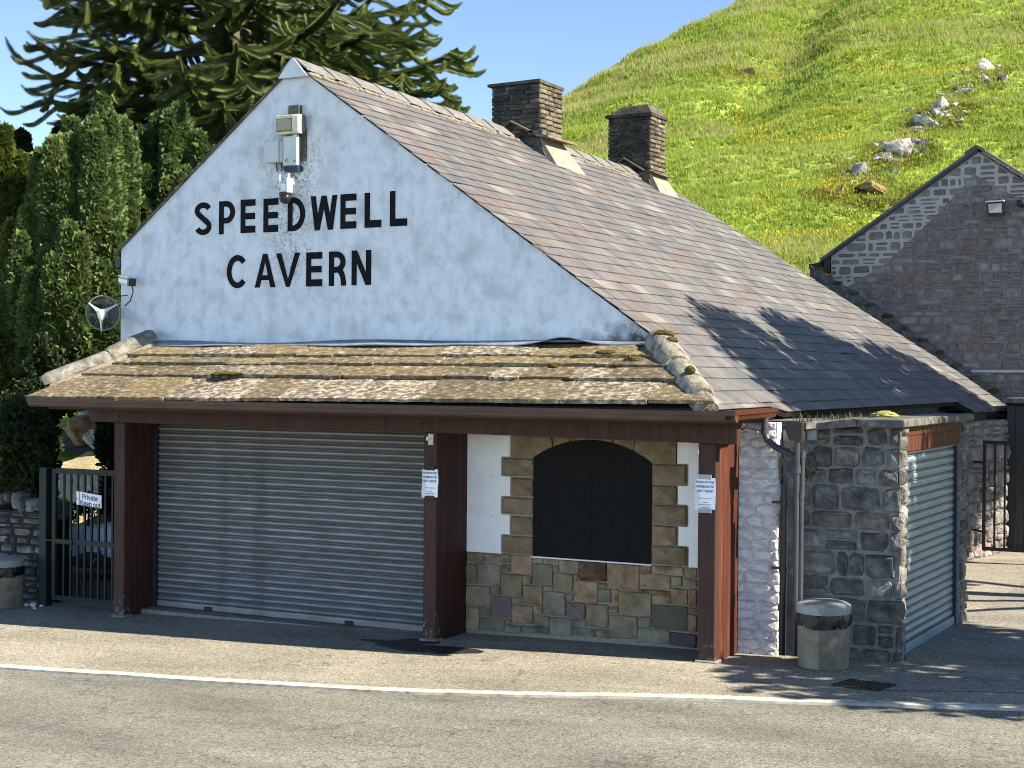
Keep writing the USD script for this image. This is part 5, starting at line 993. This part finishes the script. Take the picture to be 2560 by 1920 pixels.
# long grass on the hill: tufts
def grassmat(name, a, b, c, tr=.35):
    N = {'g': ('geometry', {}), 'n': ('noise_texture', {'scale': .22, 'detail': 6., 'roughness': .65}), 'r': ('rgb_ramp', {'ramp': [(.33, a), (.5, b), (.68, c)]}), 'o': ('object_info', {}), 'mr': ('map_range', {'from_min': 0., 'from_max': 1., 'to_min': .65, 'to_max': 1.35}), 'h': ('hsv', {}),
         'p': ('principled_bsdf', {'roughness': .7, 'specular_ior_level': .2}), 't': ('translucent_bsdf', {}), 'x': ('mix_closure', {'fac': tr})}
    return usdkit.material(stage, '/World/Looks/' + name, N, [('g.position', 'n.vector'), ('n.fac', 'r.fac'), ('g.random_per_island', 'mr.value'), ('mr.result', 'h.value'), ('r.color', 'h.color'), ('h.color', 'p.base_color'), ('h.color', 't.color'), ('p.BSDF', 'x.closure1'), ('t.BSDF', 'x.closure2')], surface='x.closure')
m_grass = grassmat('long_grass', (.29, .40, .06), (.45, .58, .10), (.57, .65, .18), .5); m_sunbank2 = grassmat('seeding_grass', (.44, .45, .15), (.58, .55, .23), (.68, .63, .33), .5); m_ochg = grassmat('ochre_turf', (.16, .135, .035), (.38, .33, .07), (.5, .46, .12), .45); m_yel = grassmat('yellow_flowers', (.55, .48, .05), (.68, .60, .07), (.72, .64, .09), .3)
def scatter(name, pts, protos, mats, label, scale, seed):
    r = np.random.default_rng(seed); path = fresh('/World', name); pi = UsdGeom.PointInstancer.Define(stage, path)
    UsdGeom.Scope.Define(stage, path + '/kinds'); tg = []
    for i, (m, mt) in enumerate(zip(protos, mats)):
        pp = f'{path}/kinds/tuft_{i:03d}'; usdkit.mesh(stage, pp, m, mt); tg.append(pp)
    pi.CreatePrototypesRel().SetTargets(tg); n = len(pts)
    pi.CreatePositionsAttr(Vt.Vec3fArray.FromNumpy(np.asarray(pts, np.float32)))
    pi.CreateProtoIndicesAttr(Vt.IntArray.FromNumpy(r.integers(0, len(tg), n).astype(np.int32)))
    s = r.uniform(*scale, n) * np.clip(np.linalg.norm(np.asarray(pts)[:, :2] - HC, axis=1) / 52, .85, 2.6) ** .8; pi.CreateScalesAttr(Vt.Vec3fArray.FromNumpy(np.stack([s, s, s * r.uniform(.8, 1.2, n)], 1).astype(np.float32)))
    a = r.uniform(0, 2 * math.pi, n); q = Vt.QuathArray([Gf.Quath(float(math.cos(t / 2)), 0, 0, float(math.sin(t / 2))) for t in a]); pi.CreateOrientationsAttr(q)
    setdata(path, label=label, kind='stuff'); return path
r = np.random.default_rng(71)
def hillpts(n, keep=None):
    q = r.uniform(-.09, .36, n); dm = np.clip(80 / (1 - 1.5 * np.minimum(q, .42)), 46, 210) + 3; d = 33 * (dm / 33) ** (r.uniform(0, 1, n) ** .9); s = q * d
    if keep is not None: k = keep(s, d); s, d = s[k], d[k]
    return s, d
bare = lambda s, d: meshkit.fbm(np.stack([s * .28, d * .5, 0 * s], -1), 3, 14)
s, d = hillpts(110000)
scatter('hill_grass', hill_p(s, d, -.03), [tuft(10, .14, .034, .75, 1, .17), tuft(10, .11, .032, .9, 2, .18), tuft(8, .18, .028, .65, 3, .15)], [m_grass] * 3, 'long green summer grass covering the hillside', (.7, 1.25), 1)
s, d = hillpts(50000, keep=lambda s, d: (meshkit.fbm(np.stack([s * .09, d * .22, 0 * s + 4], -1), 3, 24) > .60) | (d > crest(s) - 5))
scatter('seeding_grass', hill_p(s, d, -.02), [tuft(6, .26, .022, .5, 4, .15), tuft(5, .32, .02, .55, 5, .15)], [m_sunbank2] * 2, 'pale seeding grass stems in drifts over the hillside', (.7, 1.15), 2)
fl = lambda s, d: (meshkit.fbm(np.stack([s * .35, d * .3, 0 * s + 9], -1), 3, 34) > .56) & (s / d > .14) & (s / d < .32) & (np.abs((s / d - .20) - (d - 58) * .004) < .09) & (d > 42) & (d < 95)
s, d = hillpts(34000, keep=fl)
scatter('yellow_wildflowers', hill_p(s, d, .12), [tuft(4, .07, .035, .9, 6, .20)], [m_yel], 'drifts of small yellow wildflowers on the hillside', (.8, 1.3), 3)

s, d = hillpts(120000, keep=lambda s, d: np.minimum.reduce([np.hypot(*(hill_p(s, d)[:, :2] - np.array(p[0][:2])).T) / (p[1] * 1.5 + .25) for p in [
 ((-5.73, 44.43, 14.9), np.float64(0.6), np.float64(0.78), -0.35, 0, 'large pale limestone outcrop highest on the hill at the right'),
 ((-6.4, 42.3, 13.8), np.float64(0.24), np.float64(0.23), -0.35, 0, 'small pale rock among ochre moss just below the highest outcrop'),
 ((-6.29, 39.4, 12.79), np.float64(0.65), np.float64(0.55), -0.35, 0, 'big white limestone rock at the upper end of the rock band'),
 ((-6.42, 37.79, 11.97), np.float64(0.59), np.float64(0.28), -0.35, 0, 'low wide limestone ledge below the big white rock'),
 ((-6.74, 37.28, 11.69), np.float64(0.29), np.float64(0.21), -0.35, 0, 'small white rock between the low ledge and the broad outcrop'),
 ((-6.5, 33.98, 10.55), np.float64(0.73), np.float64(0.59), -0.35, 0, 'broadest rugged limestone outcrop midway down the rock band'),
 ((-6.52, 35.86, 11.21), np.float64(0.38), np.float64(0.18), -0.2, 1, 'narrow ochre mossy rock above the broadest outcrop'),
 ((-7.26, 31.87, 9.64), np.float64(0.46), np.float64(0.49), -0.35, 0, 'lowest pale limestone rock of the band'),
 ((-7.09, 33.44, 10.41), np.float64(0.28), np.float64(0.26), -0.2, 1, 'dark ochre rock left of the broadest outcrop'),
 ((-6.82, 28.69, 8.68), np.float64(0.35), np.float64(0.28), -0.2, 1, 'ochre earthy rock at the foot of the rock band'),
 ((-6.67, 30.93, 9.22), np.float64(0.32), np.float64(0.19), -0.2, 1, 'low ochre rock just under the lowest pale rock'),
 ((-17.82, 50.16, 16.89), np.float64(0.59), np.float64(0.27), -0.2, 1, 'brown bare patch of rock on the left of the hill fold'),
 ((-5.54, 43.05, 14.24), np.float64(0.34), np.float64(0.4), -0.35, 0, 'tall pale rock hanging just under the highest outcrop'),
 ((-6.41, 41.38, 13.34), np.float64(0.34), np.float64(0.25), -0.2, 1, 'ochre mossy rock above the big white rock'),
 ((-6.29, 38.37, 12.33), np.float64(0.32), np.float64(0.28), -0.35, 0, 'pale angular rock under the big white rock'),
 ((-6.38, 34.62, 10.83), np.float64(0.43), np.float64(0.31), -0.35, 0, 'white rock at the upper edge of the broadest outcrop'),
 ((-6.73, 33.23, 10.21), np.float64(0.36), np.float64(0.3), -0.35, 0, 'pale rock at the lower edge of the broadest outcrop'),
 ((-6.36, 33.04, 10.04), np.float64(0.38), np.float64(0.22), -0.2, 1, 'brown ledge under the broadest outcrop'),
 ((-7.21, 32.41, 9.85), np.float64(0.27), np.float64(0.26), -0.2, 1, 'ochre rock on the upper shoulder of the lowest pale rock'),
 ((-7.08, 30.6, 9.16), np.float64(0.24), np.float64(0.23), -0.35, 0, 'small pale rock below the lowest pale rock'),
 ((-5.9, 29.24, 8.72), np.float64(0.78), np.float64(0.22), -0.2, 1, 'long dark overhanging bank just above the house verge'),
 ((-7.41, 28.83, 8.77), np.float64(0.31), np.float64(0.16), -0.2, 1, 'low brown rock left of the ochre foot of the band')]]) < 1.0)
scatter('ochre_moss_grass', hill_p(s, d, -.02), [tuft(7, .12, .045, .9, 7, .18), tuft(6, .09, .05, .9, 8, .2)], [m_ochg] * 2, 'ochre and brown mossy turf around the limestone rocks', (.8, 1.3), 4)
# limestone outcrop on the hill, rock by rock
ROCKS = [
 ((-5.73, 44.43, 14.9), np.float64(0.6), np.float64(0.78), -0.35, 0, 'large pale limestone outcrop highest on the hill at the right'),
 ((-6.4, 42.3, 13.8), np.float64(0.24), np.float64(0.23), -0.35, 0, 'small pale rock among ochre moss just below the highest outcrop'),
 ((-6.29, 39.4, 12.79), np.float64(0.65), np.float64(0.55), -0.35, 0, 'big white limestone rock at the upper end of the rock band'),
 ((-6.42, 37.79, 11.97), np.float64(0.59), np.float64(0.28), -0.35, 0, 'low wide limestone ledge below the big white rock'),
 ((-6.74, 37.28, 11.69), np.float64(0.29), np.float64(0.21), -0.35, 0, 'small white rock between the low ledge and the broad outcrop'),
 ((-6.5, 33.98, 10.55), np.float64(0.73), np.float64(0.59), -0.35, 0, 'broadest rugged limestone outcrop midway down the rock band'),
 ((-6.52, 35.86, 11.21), np.float64(0.38), np.float64(0.18), -0.2, 1, 'narrow ochre mossy rock above the broadest outcrop'),
 ((-7.26, 31.87, 9.64), np.float64(0.46), np.float64(0.49), -0.35, 0, 'lowest pale limestone rock of the band'),
 ((-7.09, 33.44, 10.41), np.float64(0.28), np.float64(0.26), -0.2, 1, 'dark ochre rock left of the broadest outcrop'),
 ((-6.82, 28.69, 8.68), np.float64(0.35), np.float64(0.28), -0.2, 1, 'ochre earthy rock at the foot of the rock band'),
 ((-6.67, 30.93, 9.22), np.float64(0.32), np.float64(0.19), -0.2, 1, 'low ochre rock just under the lowest pale rock'),
 ((-17.82, 50.16, 16.89), np.float64(0.59), np.float64(0.27), -0.2, 1, 'brown bare patch of rock on the left of the hill fold'),
 ((-5.54, 43.05, 14.24), np.float64(0.34), np.float64(0.4), -0.35, 0, 'tall pale rock hanging just under the highest outcrop'),
 ((-6.41, 41.38, 13.34), np.float64(0.34), np.float64(0.25), -0.2, 1, 'ochre mossy rock above the big white rock'),
 ((-6.29, 38.37, 12.33), np.float64(0.32), np.float64(0.28), -0.35, 0, 'pale angular rock under the big white rock'),
 ((-6.38, 34.62, 10.83), np.float64(0.43), np.float64(0.31), -0.35, 0, 'white rock at the upper edge of the broadest outcrop'),
 ((-6.73, 33.23, 10.21), np.float64(0.36), np.float64(0.3), -0.35, 0, 'pale rock at the lower edge of the broadest outcrop'),
 ((-6.36, 33.04, 10.04), np.float64(0.38), np.float64(0.22), -0.2, 1, 'brown ledge under the broadest outcrop'),
 ((-7.21, 32.41, 9.85), np.float64(0.27), np.float64(0.26), -0.2, 1, 'ochre rock on the upper shoulder of the lowest pale rock'),
 ((-7.08, 30.6, 9.16), np.float64(0.24), np.float64(0.23), -0.35, 0, 'small pale rock below the lowest pale rock'),
 ((-5.9, 29.24, 8.72), np.float64(0.78), np.float64(0.22), -0.2, 1, 'long dark overhanging bank just above the house verge'),
 ((-7.41, 28.83, 8.77), np.float64(0.31), np.float64(0.16), -0.2, 1, 'low brown rock left of the ochre foot of the band')]
for i, (p, a, h, tilt, mt, lab) in enumerate(ROCKS):
    o = trimesh.creation.icosphere(3, 1); rk = np.random.default_rng(700 + i); o = trimesh.Trimesh(*va((lambda h_: (h_.vertices, h_.faces))(trimesh.convex.convex_hull(rk.normal(0, 1, (16, 3)) / (.35 + rk.uniform(.6, 1, (16, 1)))))), process=True); o = o.subdivide().subdivide(); v = np.asarray(o.vertices); v = v / np.abs(v).max(0); v = rough(v, .16, 2.5, 300 + i) * [a, a * .8, h]
    c, s_ = math.cos(tilt), math.sin(tilt); X_ = np.array([*HR, 0]); Y_ = np.array([*HF, 0])
    w = v[:, :1] * (c * X_ + s_ * Z3) + v[:, 1:2] * Y_ + v[:, 2:] * (-s_ * X_ + c * Z3)
    single('hill_rock', (w + np.array(p) - [0, 0, h * .22], o.faces), [m_limestone, m_ochre][mt], lab, 'rock', smooth=35)

rr = np.random.default_rng(88); ch = []
main_ = [p for p in ROCKS if p[4] == 0]
for k in range(150):
    p = main_[int(rr.integers(len(main_)))]; off = rr.normal(0, .75, 2) * p[1] * 1.3; xy = np.array(p[0][:2]) + off; rel = xy - HC; a = rr.uniform(.05, .17)
    hq = trimesh.convex.convex_hull(rr.normal(0, 1, (10, 3))); v = np.asarray(hq.vertices); v = v / np.abs(v).max(0) * [a * 1.4, a, a * .9]
    ch.append((v + [*xy, float(hill_z(rel @ HR, rel @ HF)) + a * .3], np.asarray(hq.faces)))
single('limestone_rubble', join(ch), m_limestone, 'broken pale limestone lumps between the hill rocks', kind='stuff')

# ------------------------------------------------------------------ yews and other foliage
m_yew = leafmat('yew_leaf', (.115, .185, .055), (.25, .34, .11), .3, 1.8); m_yewd = leafmat('dark_yew_leaf', (.028, .05, .016), (.06, .095, .028), .2, 1.5)
m_gold = leafmat('golden_yew_leaf', (.09, .14, .025), (.24, .30, .05), .3, 1.2); m_bush = leafmat('bush_leaf', (.035, .06, .02), (.09, .14, .045), .3, 1.5)
m_bark = mat('tree_bark', [(.035, .026, .02), (.075, .058, .045), (.13, .11, .085)], scale=6, stretch=(1, 1, .3), rough=.95, bump=.9, bscale=14, bdist=.03)
def sprigs(P, N, size, r, blades=6, wk=.30):
    """tufts of leaf blades at points P growing along N"""
    n = len(P); V = np.empty((n, blades, 4, 3))
    size = np.broadcast_to(size, n)
    for b in range(blades):
        d = N + r.normal(0, .62, (n, 3)); d /= np.linalg.norm(d, axis=1, keepdims=True)
        sd = np.cross(d, r.normal(0, 1, (n, 3))); sd /= np.linalg.norm(sd, axis=1, keepdims=True) + 1e-9
        L = size * r.uniform(.6, 1.15, n)
        V[:, b, 0] = P; V[:, b, 1] = P + d * (L * .55)[:, None] + sd * (L * wk)[:, None]; V[:, b, 2] = P + d * L[:, None]; V[:, b, 3] = P + d * (L * .55)[:, None] - sd * (L * wk)[:, None]
    V = V.reshape(-1, 3); k = np.arange(n * blades)[:, None] * 4
    return V, np.vstack([k + [0, 1, 2], k + [0, 2, 3]])
def plume_pts(cx, cy, z0, z1, R, n, r, lump=.22, lean=(0, 0)):
    t = r.uniform(0, 1, n) ** .85; a = r.uniform(0, 2 * math.pi, n); sd_ = int(abs(cx * 37 + cy * 11 + z1 * 5)) % 900
    prof = R * np.clip(1 - t ** 2.6, 0, 1) ** .7 * (.45 + .55 * np.minimum(1, t * 5))
    q = np.stack([np.cos(a) * 2.4, np.sin(a) * 2.4, t * (z1 - z0) * 1.6 / max(R, .2) * .5], 1)
    rad = prof * (1 + lump * 2.4 * (meshkit.fbm(q, 3, sd_) - .5)) * r.uniform(.86, 1.03, n)
    P = np.stack([cx + lean[0] * t + rad * np.cos(a), cy + lean[1] * t + rad * np.sin(a), z0 + t * (z1 - z0)], 1)
    N = np.stack([np.cos(a) * .75, np.sin(a) * .75, np.full(n, .75)], 1); return P, N
def core(cx, cy, z0, z1, R, lean=(0, 0)):
    pr = [(R * .35, 0), (R * .66, .18), (R * .68, .5), (R * .5, .75), (R * .2, .88), (.01, .9)]
    return lathe([(.01, 0)] + [(a, b * (z1 - z0)) for a, b in pr], (cx + lean[0] * .5, cy + lean[1] * .5, z0), 12)
def yew(label, plumes, leaf, trunk, dens=1500, size=.10, seed=1, name='yew_tree', grp=None, cat='tree', corem=None):
    r = np.random.default_rng(seed); base = (trunk[0], trunk[1], trunk[2]); t = thing(name, label, cat, base, grp); Ps, Ns, Cs = [], [], []
    sub_ = []
    for (x, y, z0, z1, R) in plumes:                 # every upright plume breaks into smaller ones at different heights
        sub_.append((x, y, z0, z1 - .1, R * .62)); H = z1 - z0
        for k in range(8):
            a = k * 2.4 + r.uniform(-.4, .4); f = r.uniform(.45, .8); top = z0 + H * r.uniform(.42, .96); sub_.append((x + R * f * math.cos(a), y + R * f * math.sin(a), max(z0, top - H * r.uniform(.35, .6)), top, R * r.uniform(.30, .46)))
    plumes = sub_
    for (x, y, z0, z1, R) in plumes:
        n = int(dens * 2 * math.pi * R * (z1 - z0) / 4.0); lean = (r.uniform(-.1, .1), r.uniform(-.1, .1)); P, N = plume_pts(x, y, z0, z1, R, n, r, lean=lean); Ps.append(P); Ns.append(N); Cs.append(core(x, y, z0, z1, R, lean))
    P, N = np.vstack(Ps), np.vstack(Ns); part('crown', sprigs(P, N, size * r.uniform(.7, 1.2, len(P)), r), leaf, t, kind='stuff'); part('inner_twigs', join(Cs), corem or m_yewd, t)  # solid dark core, the shade inside the crown put into its colour
    part('trunk', tube([(trunk[0], trunk[1], trunk[2]), (trunk[0] + .05, trunk[1], (trunk[2] + trunk[3]) / 2), (trunk[0], trunk[1] + .05, trunk[3])], [trunk[4], trunk[4] * .8, trunk[4] * .4], 9), m_bark, t, smooth=True)
    return t
def at(px, depth): return HC + HR * ((px - 1280) / 3900 * depth) + HF * depth
def zz(py, depth): return 3.2208 + depth * (-(py - 936) / 3900)
def plist(items, depth):
    out = []
    for px, top, bot, rpx, dd in items:
        x, y = at(px, depth + dd); out.append((x, y, zz(bot, depth + dd), zz(top, depth + dd), rpx / 3900 * (depth + dd)))
    return out
yew('tall bright columnar yew of many upright plumes beside the white gable', plist([(255, 240, 960, 62, .2), (210, 300, 1010, 66, -.2), (130, 400, 1020, 70, .3), (235, 450, 960, 62, -.3), (150, 345, 980, 62, 0), (95, 380, 1020, 55, .1), (300, 300, 900, 45, .5), (180, 300, 900, 60, .8), (120, 620, 1050, 60, -.5), (240, 640, 985, 55, -.5), (275, 560, 960, 45, -.5), (60, 520, 1050, 45, -.2), (170, 560, 1030, 55, -.7)], 26.5), m_yew, (*at(95, 26.8), -.3, 5, .22), 2300, .15, 81, corem=m_yewd)
yew('yew standing behind the left slope of the white gable', plist([(330, 360, 900, 40, 0), (385, 285, 900, 54, .3), (440, 262, 900, 58, .2), (490, 330, 900, 42, 0), (520, 370, 900, 36, .3), (360, 420, 900, 45, -.5), (415, 400, 900, 45, -.6), (470, 420, 900, 40, -.5)], 29), m_yew, (*at(425, 29.3), -.3, 5, .2), 2200, .15, 82)
yew('yellow-tipped yew at the far left edge, half in shadow', plist([(10, 320, 1100, 45, 0), (55, 400, 1150, 50, .5), (-35, 380, 1100, 60, .5), (25, 560, 1180, 55, -.4), (70, 640, 1180, 45, -.3), (-10, 760, 1200, 60, -.8)], 27), m_gold, (*at(20, 27.5), -.3, 4, .22), 1500, .15, 83)
yew('low dark young yew in the shade above the porch corner', plist([(110, 840, 1150, 34, 0), (75, 900, 1180, 36, -.2), (150, 900, 1020, 34, .2), (50, 960, 1180, 36, -.3), (205, 880, 1000, 30, .4), (270, 1000, 1160, 26, .8)], 25.2), m_yewd, (*at(95, 25.5), -.3, 2, .12), 1100, .10, 84)
yew('dark evergreen mass behind the monkey puzzle tree', plist([(330, 290, 900, 90, 0), (250, 300, 900, 80, .5), (430, 300, 900, 80, .5), (150, 315, 900, 90, .6), (60, 330, 900, 80, 0), (-40, 290, 900, 90, 0), (530, 330, 900, 60, 1)], 34), m_yewd, (*at(300, 34), -.5, 6, .35), 480, .16, 85, name='evergreen_tree')
# leafy bush over the dry-stone wall
def bush(name, label, blobs, leaf, seed, size, dens):
    r = np.random.default_rng(seed); t = thing(name, label, 'bush', (blobs[0][0], blobs[0][1], -.2)); Ps, Ns = [], []
    for (x, y, z, a, h) in blobs:
        n = int(dens * a * h); d = r.normal(0, 1, (n, 3)); d /= np.linalg.norm(d, axis=1, keepdims=True); k = r.uniform(.55, 1.05, n)[:, None]; Ps.append(d * k * [a, a, h] + [x, y, z]); Ns.append(d + [0, 0, .4])
    P, N = np.vstack(Ps), np.vstack(Ns); part('foliage', sprigs(P, N, size * r.uniform(.6, 1.3, len(P)), r, 4, .33), leaf, t, kind='stuff')
    part('stems', join([tube([(x + r.uniform(-.1, .1), y, -.2), (x, y, z - h * .2), (x + r.uniform(-.2, .2), y, z + h * .9)], [.035, .02, .006], 5) for (x, y, z, a, h) in blobs]), m_bark, t); return t
def bl(px, py, depth, rpx, hpx): x, y = at(px, depth); return (x, y, zz(py, depth), rpx / 3900 * depth, hpx / 3900 * depth)
bush('leafy_bush', 'broad leafy bush leaning over the dry-stone wall left of the gate', [bl(40, 1160, 23.6, 60, 90), (*bl(-10, 1120, 23.8, 70, 100)[:3], .4, .55), bl(95, 1180, 24, 34, 55), bl(60, 1080, 24.2, 60, 80), bl(105, 1110, 24.4, 30, 60)], m_bush, 91, .085, 5200)
bush('shaded_shrub', 'dark shrub filling the gap behind the porch end and gate', [bl(115, 1130, 27, 35, 100), bl(295, 1080, 28, 28, 90), bl(275, 1160, 28, 22, 80), bl(118, 1230, 27, 24, 60), bl(290, 1230, 28, 30, 70)], m_yewd, 92, .09, 3800)
bush('low_plants', 'small green plants at the foot of the bank wall behind the gate', [bl(175, 1290, 27, 25, 22), bl(225, 1270, 27, 30, 26), bl(270, 1262, 27, 28, 30)], m_bush, 93, .07, 5000)
for i, (x, y, w, mm) in enumerate([(1.32, 1.0, .14, 0), (1.15, .98, .10, 0), (1.62, 1.05, .08, 1)]):
    pass

# ------------------------------------------------------------------ monkey puzzle
m_ara = leafmat('monkey_puzzle_leaf', (.08, .13, .032), (.24, .31, .085), .25, .9, .45, .4); m_arat = leafmat('monkey_puzzle_tip', (.06, .10, .02), (.13, .16, .035), .15, 2., .5, .3); m_cone = mat('seed_cone', [(.085, .11, .025), (.14, .165, .035), (.19, .20, .05)], scale=30, rough=.8, bump=.8, bscale=50)
m_deadleaf = leafmat('dead_brown_frond', (.10, .035, .015), (.17, .07, .03), .15)
rA = np.random.default_rng(101)
TX, TY = at(560, 34.0)
ara = thing('monkey_puzzle_tree', 'big dark monkey puzzle tree with rope-like curved branches behind the gable', 'tree', (TX, TY, -.5))
part('trunk', tube([(TX, TY, -.5), (TX + .05, TY, 5), (TX, TY + .05, 11), (TX - .05, TY, 17)], [.40, .34, .27, .1], 14), m_bark, ara, smooth=True)
def spiky(path, r0, step=.030, ring=7):
    """a branchlet armoured with overlapping pointed leaves"""
    path = np.asarray(path); seg = np.linalg.norm(np.diff(path, axis=0), axis=1); L = np.r_[0, np.cumsum(seg)]; n = max(4, int(L[-1] / step)); tt = np.linspace(0, L[-1], n)
    C = np.stack([np.interp(tt, L, path[:, k]) for k in range(3)], 1); T = np.gradient(C, axis=0); T /= np.linalg.norm(T, axis=1, keepdims=True) + 1e-9
    ref = np.where(np.abs(T[:, 2:3]) < .85, np.array([[0, 0, 1.0]]), np.array([[1.0, 0, 0]])); a = np.cross(T, ref); a /= np.linalg.norm(a, axis=1, keepdims=True) + 1e-9; b = np.cross(T, a)
    R = r0 * np.interp(tt / L[-1], [0, .12, .8, 1], [.8, 1, 1, .55]); V = []
    for j in range(ring):
        q = 2 * math.pi * j / ring + np.arange(n) * .9; o = np.cos(q)[:, None] * a + np.sin(q)[:, None] * b; s = np.cross(T, o)
        base = C + o * (R * .25)[:, None]; tip = C + o * (R * 1.05)[:, None] + T * (R * .72)[:, None]; w = (R * .36)[:, None]
        V.append(np.stack([base - s * w, base + s * w, tip], 1))
    V = np.stack(V, 1).reshape(-1, 3); k = np.arange(len(V) // 3)[:, None] * 3
    return V, k + [0, 1, 2]
def curve(p, d, L, droop, up, n=12):
    """starts at p along d, sags, then lifts its tip"""
    pts = [np.array(p, float)]; d = np.array(d, float); d /= np.linalg.norm(d)
    for i in range(n):
        t = i / n; d = d + np.array([0, 0, -droop * (1 - t) * 1.1 + up * t * t * 1.6]) / n * 2; d /= np.linalg.norm(d); pts.append(pts[-1] + d * L / n)
    return np.array(pts)
cones = []
nb = 0
for zb, cnt, L0, dr in ((7.8, 7, 3.9, .75), (8.5, 11, 4.6, .6), (9.1, 12, 5.1, .45), (9.7, 13, 5.3, .34), (10.3, 13, 5.3, .26), (10.9, 12, 5.1, .22), (11.6, 10, 4.7, .15), (12.4, 9, 4.3, .1), (13.4, 8, 3.4, .0), (15, 6, 2.4, -.1)):
    a0 = rA.uniform(0, 6.28)
    for i in range(cnt):
        a = a0 + 2 * math.pi * i / cnt + rA.uniform(-.25, .25); L = L0 * rA.uniform(.72, 1.05) * (.86 if math.cos(a) < -.6 else 1)
        lat = math.cos(a) * HR + math.sin(a) * HF
        pth = curve((TX, TY, zb + rA.uniform(-.25, .25)), (*lat, .12), L, dr * .8, .75, 16)
        ms = [spiky(pth[3:], .105, .036)]; wood = tube(pth, np.linspace(.075, .03, len(pth)), 6)
        for t in np.linspace(.28, .97, int(7 + L * 2.5)):
            k = t * (len(pth) - 1); q = pth[int(k)] + (pth[min(len(pth) - 1, int(k) + 1)] - pth[int(k)]) * (k % 1); tan = pth[min(len(pth) - 1, int(k) + 1)] - pth[max(0, int(k) - 1)]; tan /= np.linalg.norm(tan); sd = np.cross(tan, [0, 0, 1.0]); sd /= np.linalg.norm(sd)
            d = tan * rA.uniform(.4, 1.1) + sd * rA.choice([-1, 1]) * rA.uniform(.5, 1.1) + np.array([0, 0, rA.uniform(-.55, .25)])
            l2 = rA.uniform(.8, 1.65) * (1.15 - .35 * t); c = curve(q, d, l2, rA.uniform(.3, .9), rA.uniform(.9, 1.9), 10); ms.append(spiky(c, rA.uniform(.072, .095), .038, 6))
            if rA.random() < .035 and t > .6: cones.append(c[-1])
        nb += 1
        b = part('branch', wood, m_bark, ara); part('branchlets', join(ms), m_ara if rA.random() > .12 else m_arat, b, kind='stuff')
for c in cones[:60]:
    o = trimesh.creation.icosphere(3, .085); part('cone', (rough(np.asarray(o.vertices) * [1, 1, 1.15], .012, 30) + c + [0, 0, .02], o.faces), m_cone, ara, smooth=True)
for a in (2.2, 4.0, 5.2):
    c = curve((TX + .1, TY, 9.0), (*(math.cos(a) * HR + math.sin(a) * HF), -.3), 1.6, 1.6, -.2, 10); part('dead_frond', spiky(c, .07), m_deadleaf, ara)

# ------------------------------------------------------------------ tree right of the lane, outside the picture: its shade dapples the store and lower roof
m_ash = leafmat('broad_leaf', (.035, .05, .015), (.06, .08, .025), .12)
def broadleaf(label, blobs, trunk, seed, n, size):
    r = np.random.default_rng(seed); t = thing('broadleaf_tree', label, 'tree', trunk[0]); Ps = []
    for (x, y, z, a, b, h) in blobs:
        m = int(n * a * b * h); d = r.normal(0, 1, (m, 3)); d /= np.linalg.norm(d, axis=1, keepdims=True); Ps.append(d * (r.uniform(0, 1, m) ** .45)[:, None] * [a, b, h] + [x, y, z])
    P = np.vstack(Ps); keep = meshkit.fbm(P * .9, 2, seed) < .60; P = P[keep]; V, F = sprigs(P, r.normal(0, 1, P.shape) + [0, 0, .3], size * r.uniform(.7, 1.3, len(P)), r, 3, .4)
    part('crown', (V, F), m_ash, t, kind='stuff'); part('trunk', tube(trunk, [.3, .22, .12], 9), m_bark, t, smooth=True)
    for (x, y, z, a, b, h) in blobs: part('limb', tube([trunk[1], ((trunk[1][0] + x) / 2, (trunk[1][1] + y) / 2, (trunk[1][2] + z) / 2 + .3), (x, y, z)], [.12, .08, .03], 6), m_bark, t)
broadleaf('broadleaf tree right of the lane, its shade dappling the store shutter and lower roof', [(10., 5.2, 11.0, 2., 2.2, 2.3), (10., 8.5, 11.2, 2., 2.4, 2.2), (10., 11.8, 10.4, 2., 2.6, 2.0), (10., 4.0, 8.0, 1.6, 2.0, 1.0), (10., 8.0, 8.6, 1.4, 2.2, 1.0)], [(10.0, 7.5, 0), (10.1, 7.6, 5), (10.0, 7.8, 9.5)], 111, 420, .24)
broadleaf('smaller broadleaf tree by the road right of the drain, shading the litter bin', [(10., .40, 5.6, 1.6, 1.6, 1.95), (10., 2.4, 5.2, 1.5, 1.9, 1.7), (10., 3.2, 7.0, 1.2, 1.5, 1.2)], [(10.0, .6, 0), (10.0, .6, 2.5), (10.0, .6, 5.0)], 112, 430, .22)
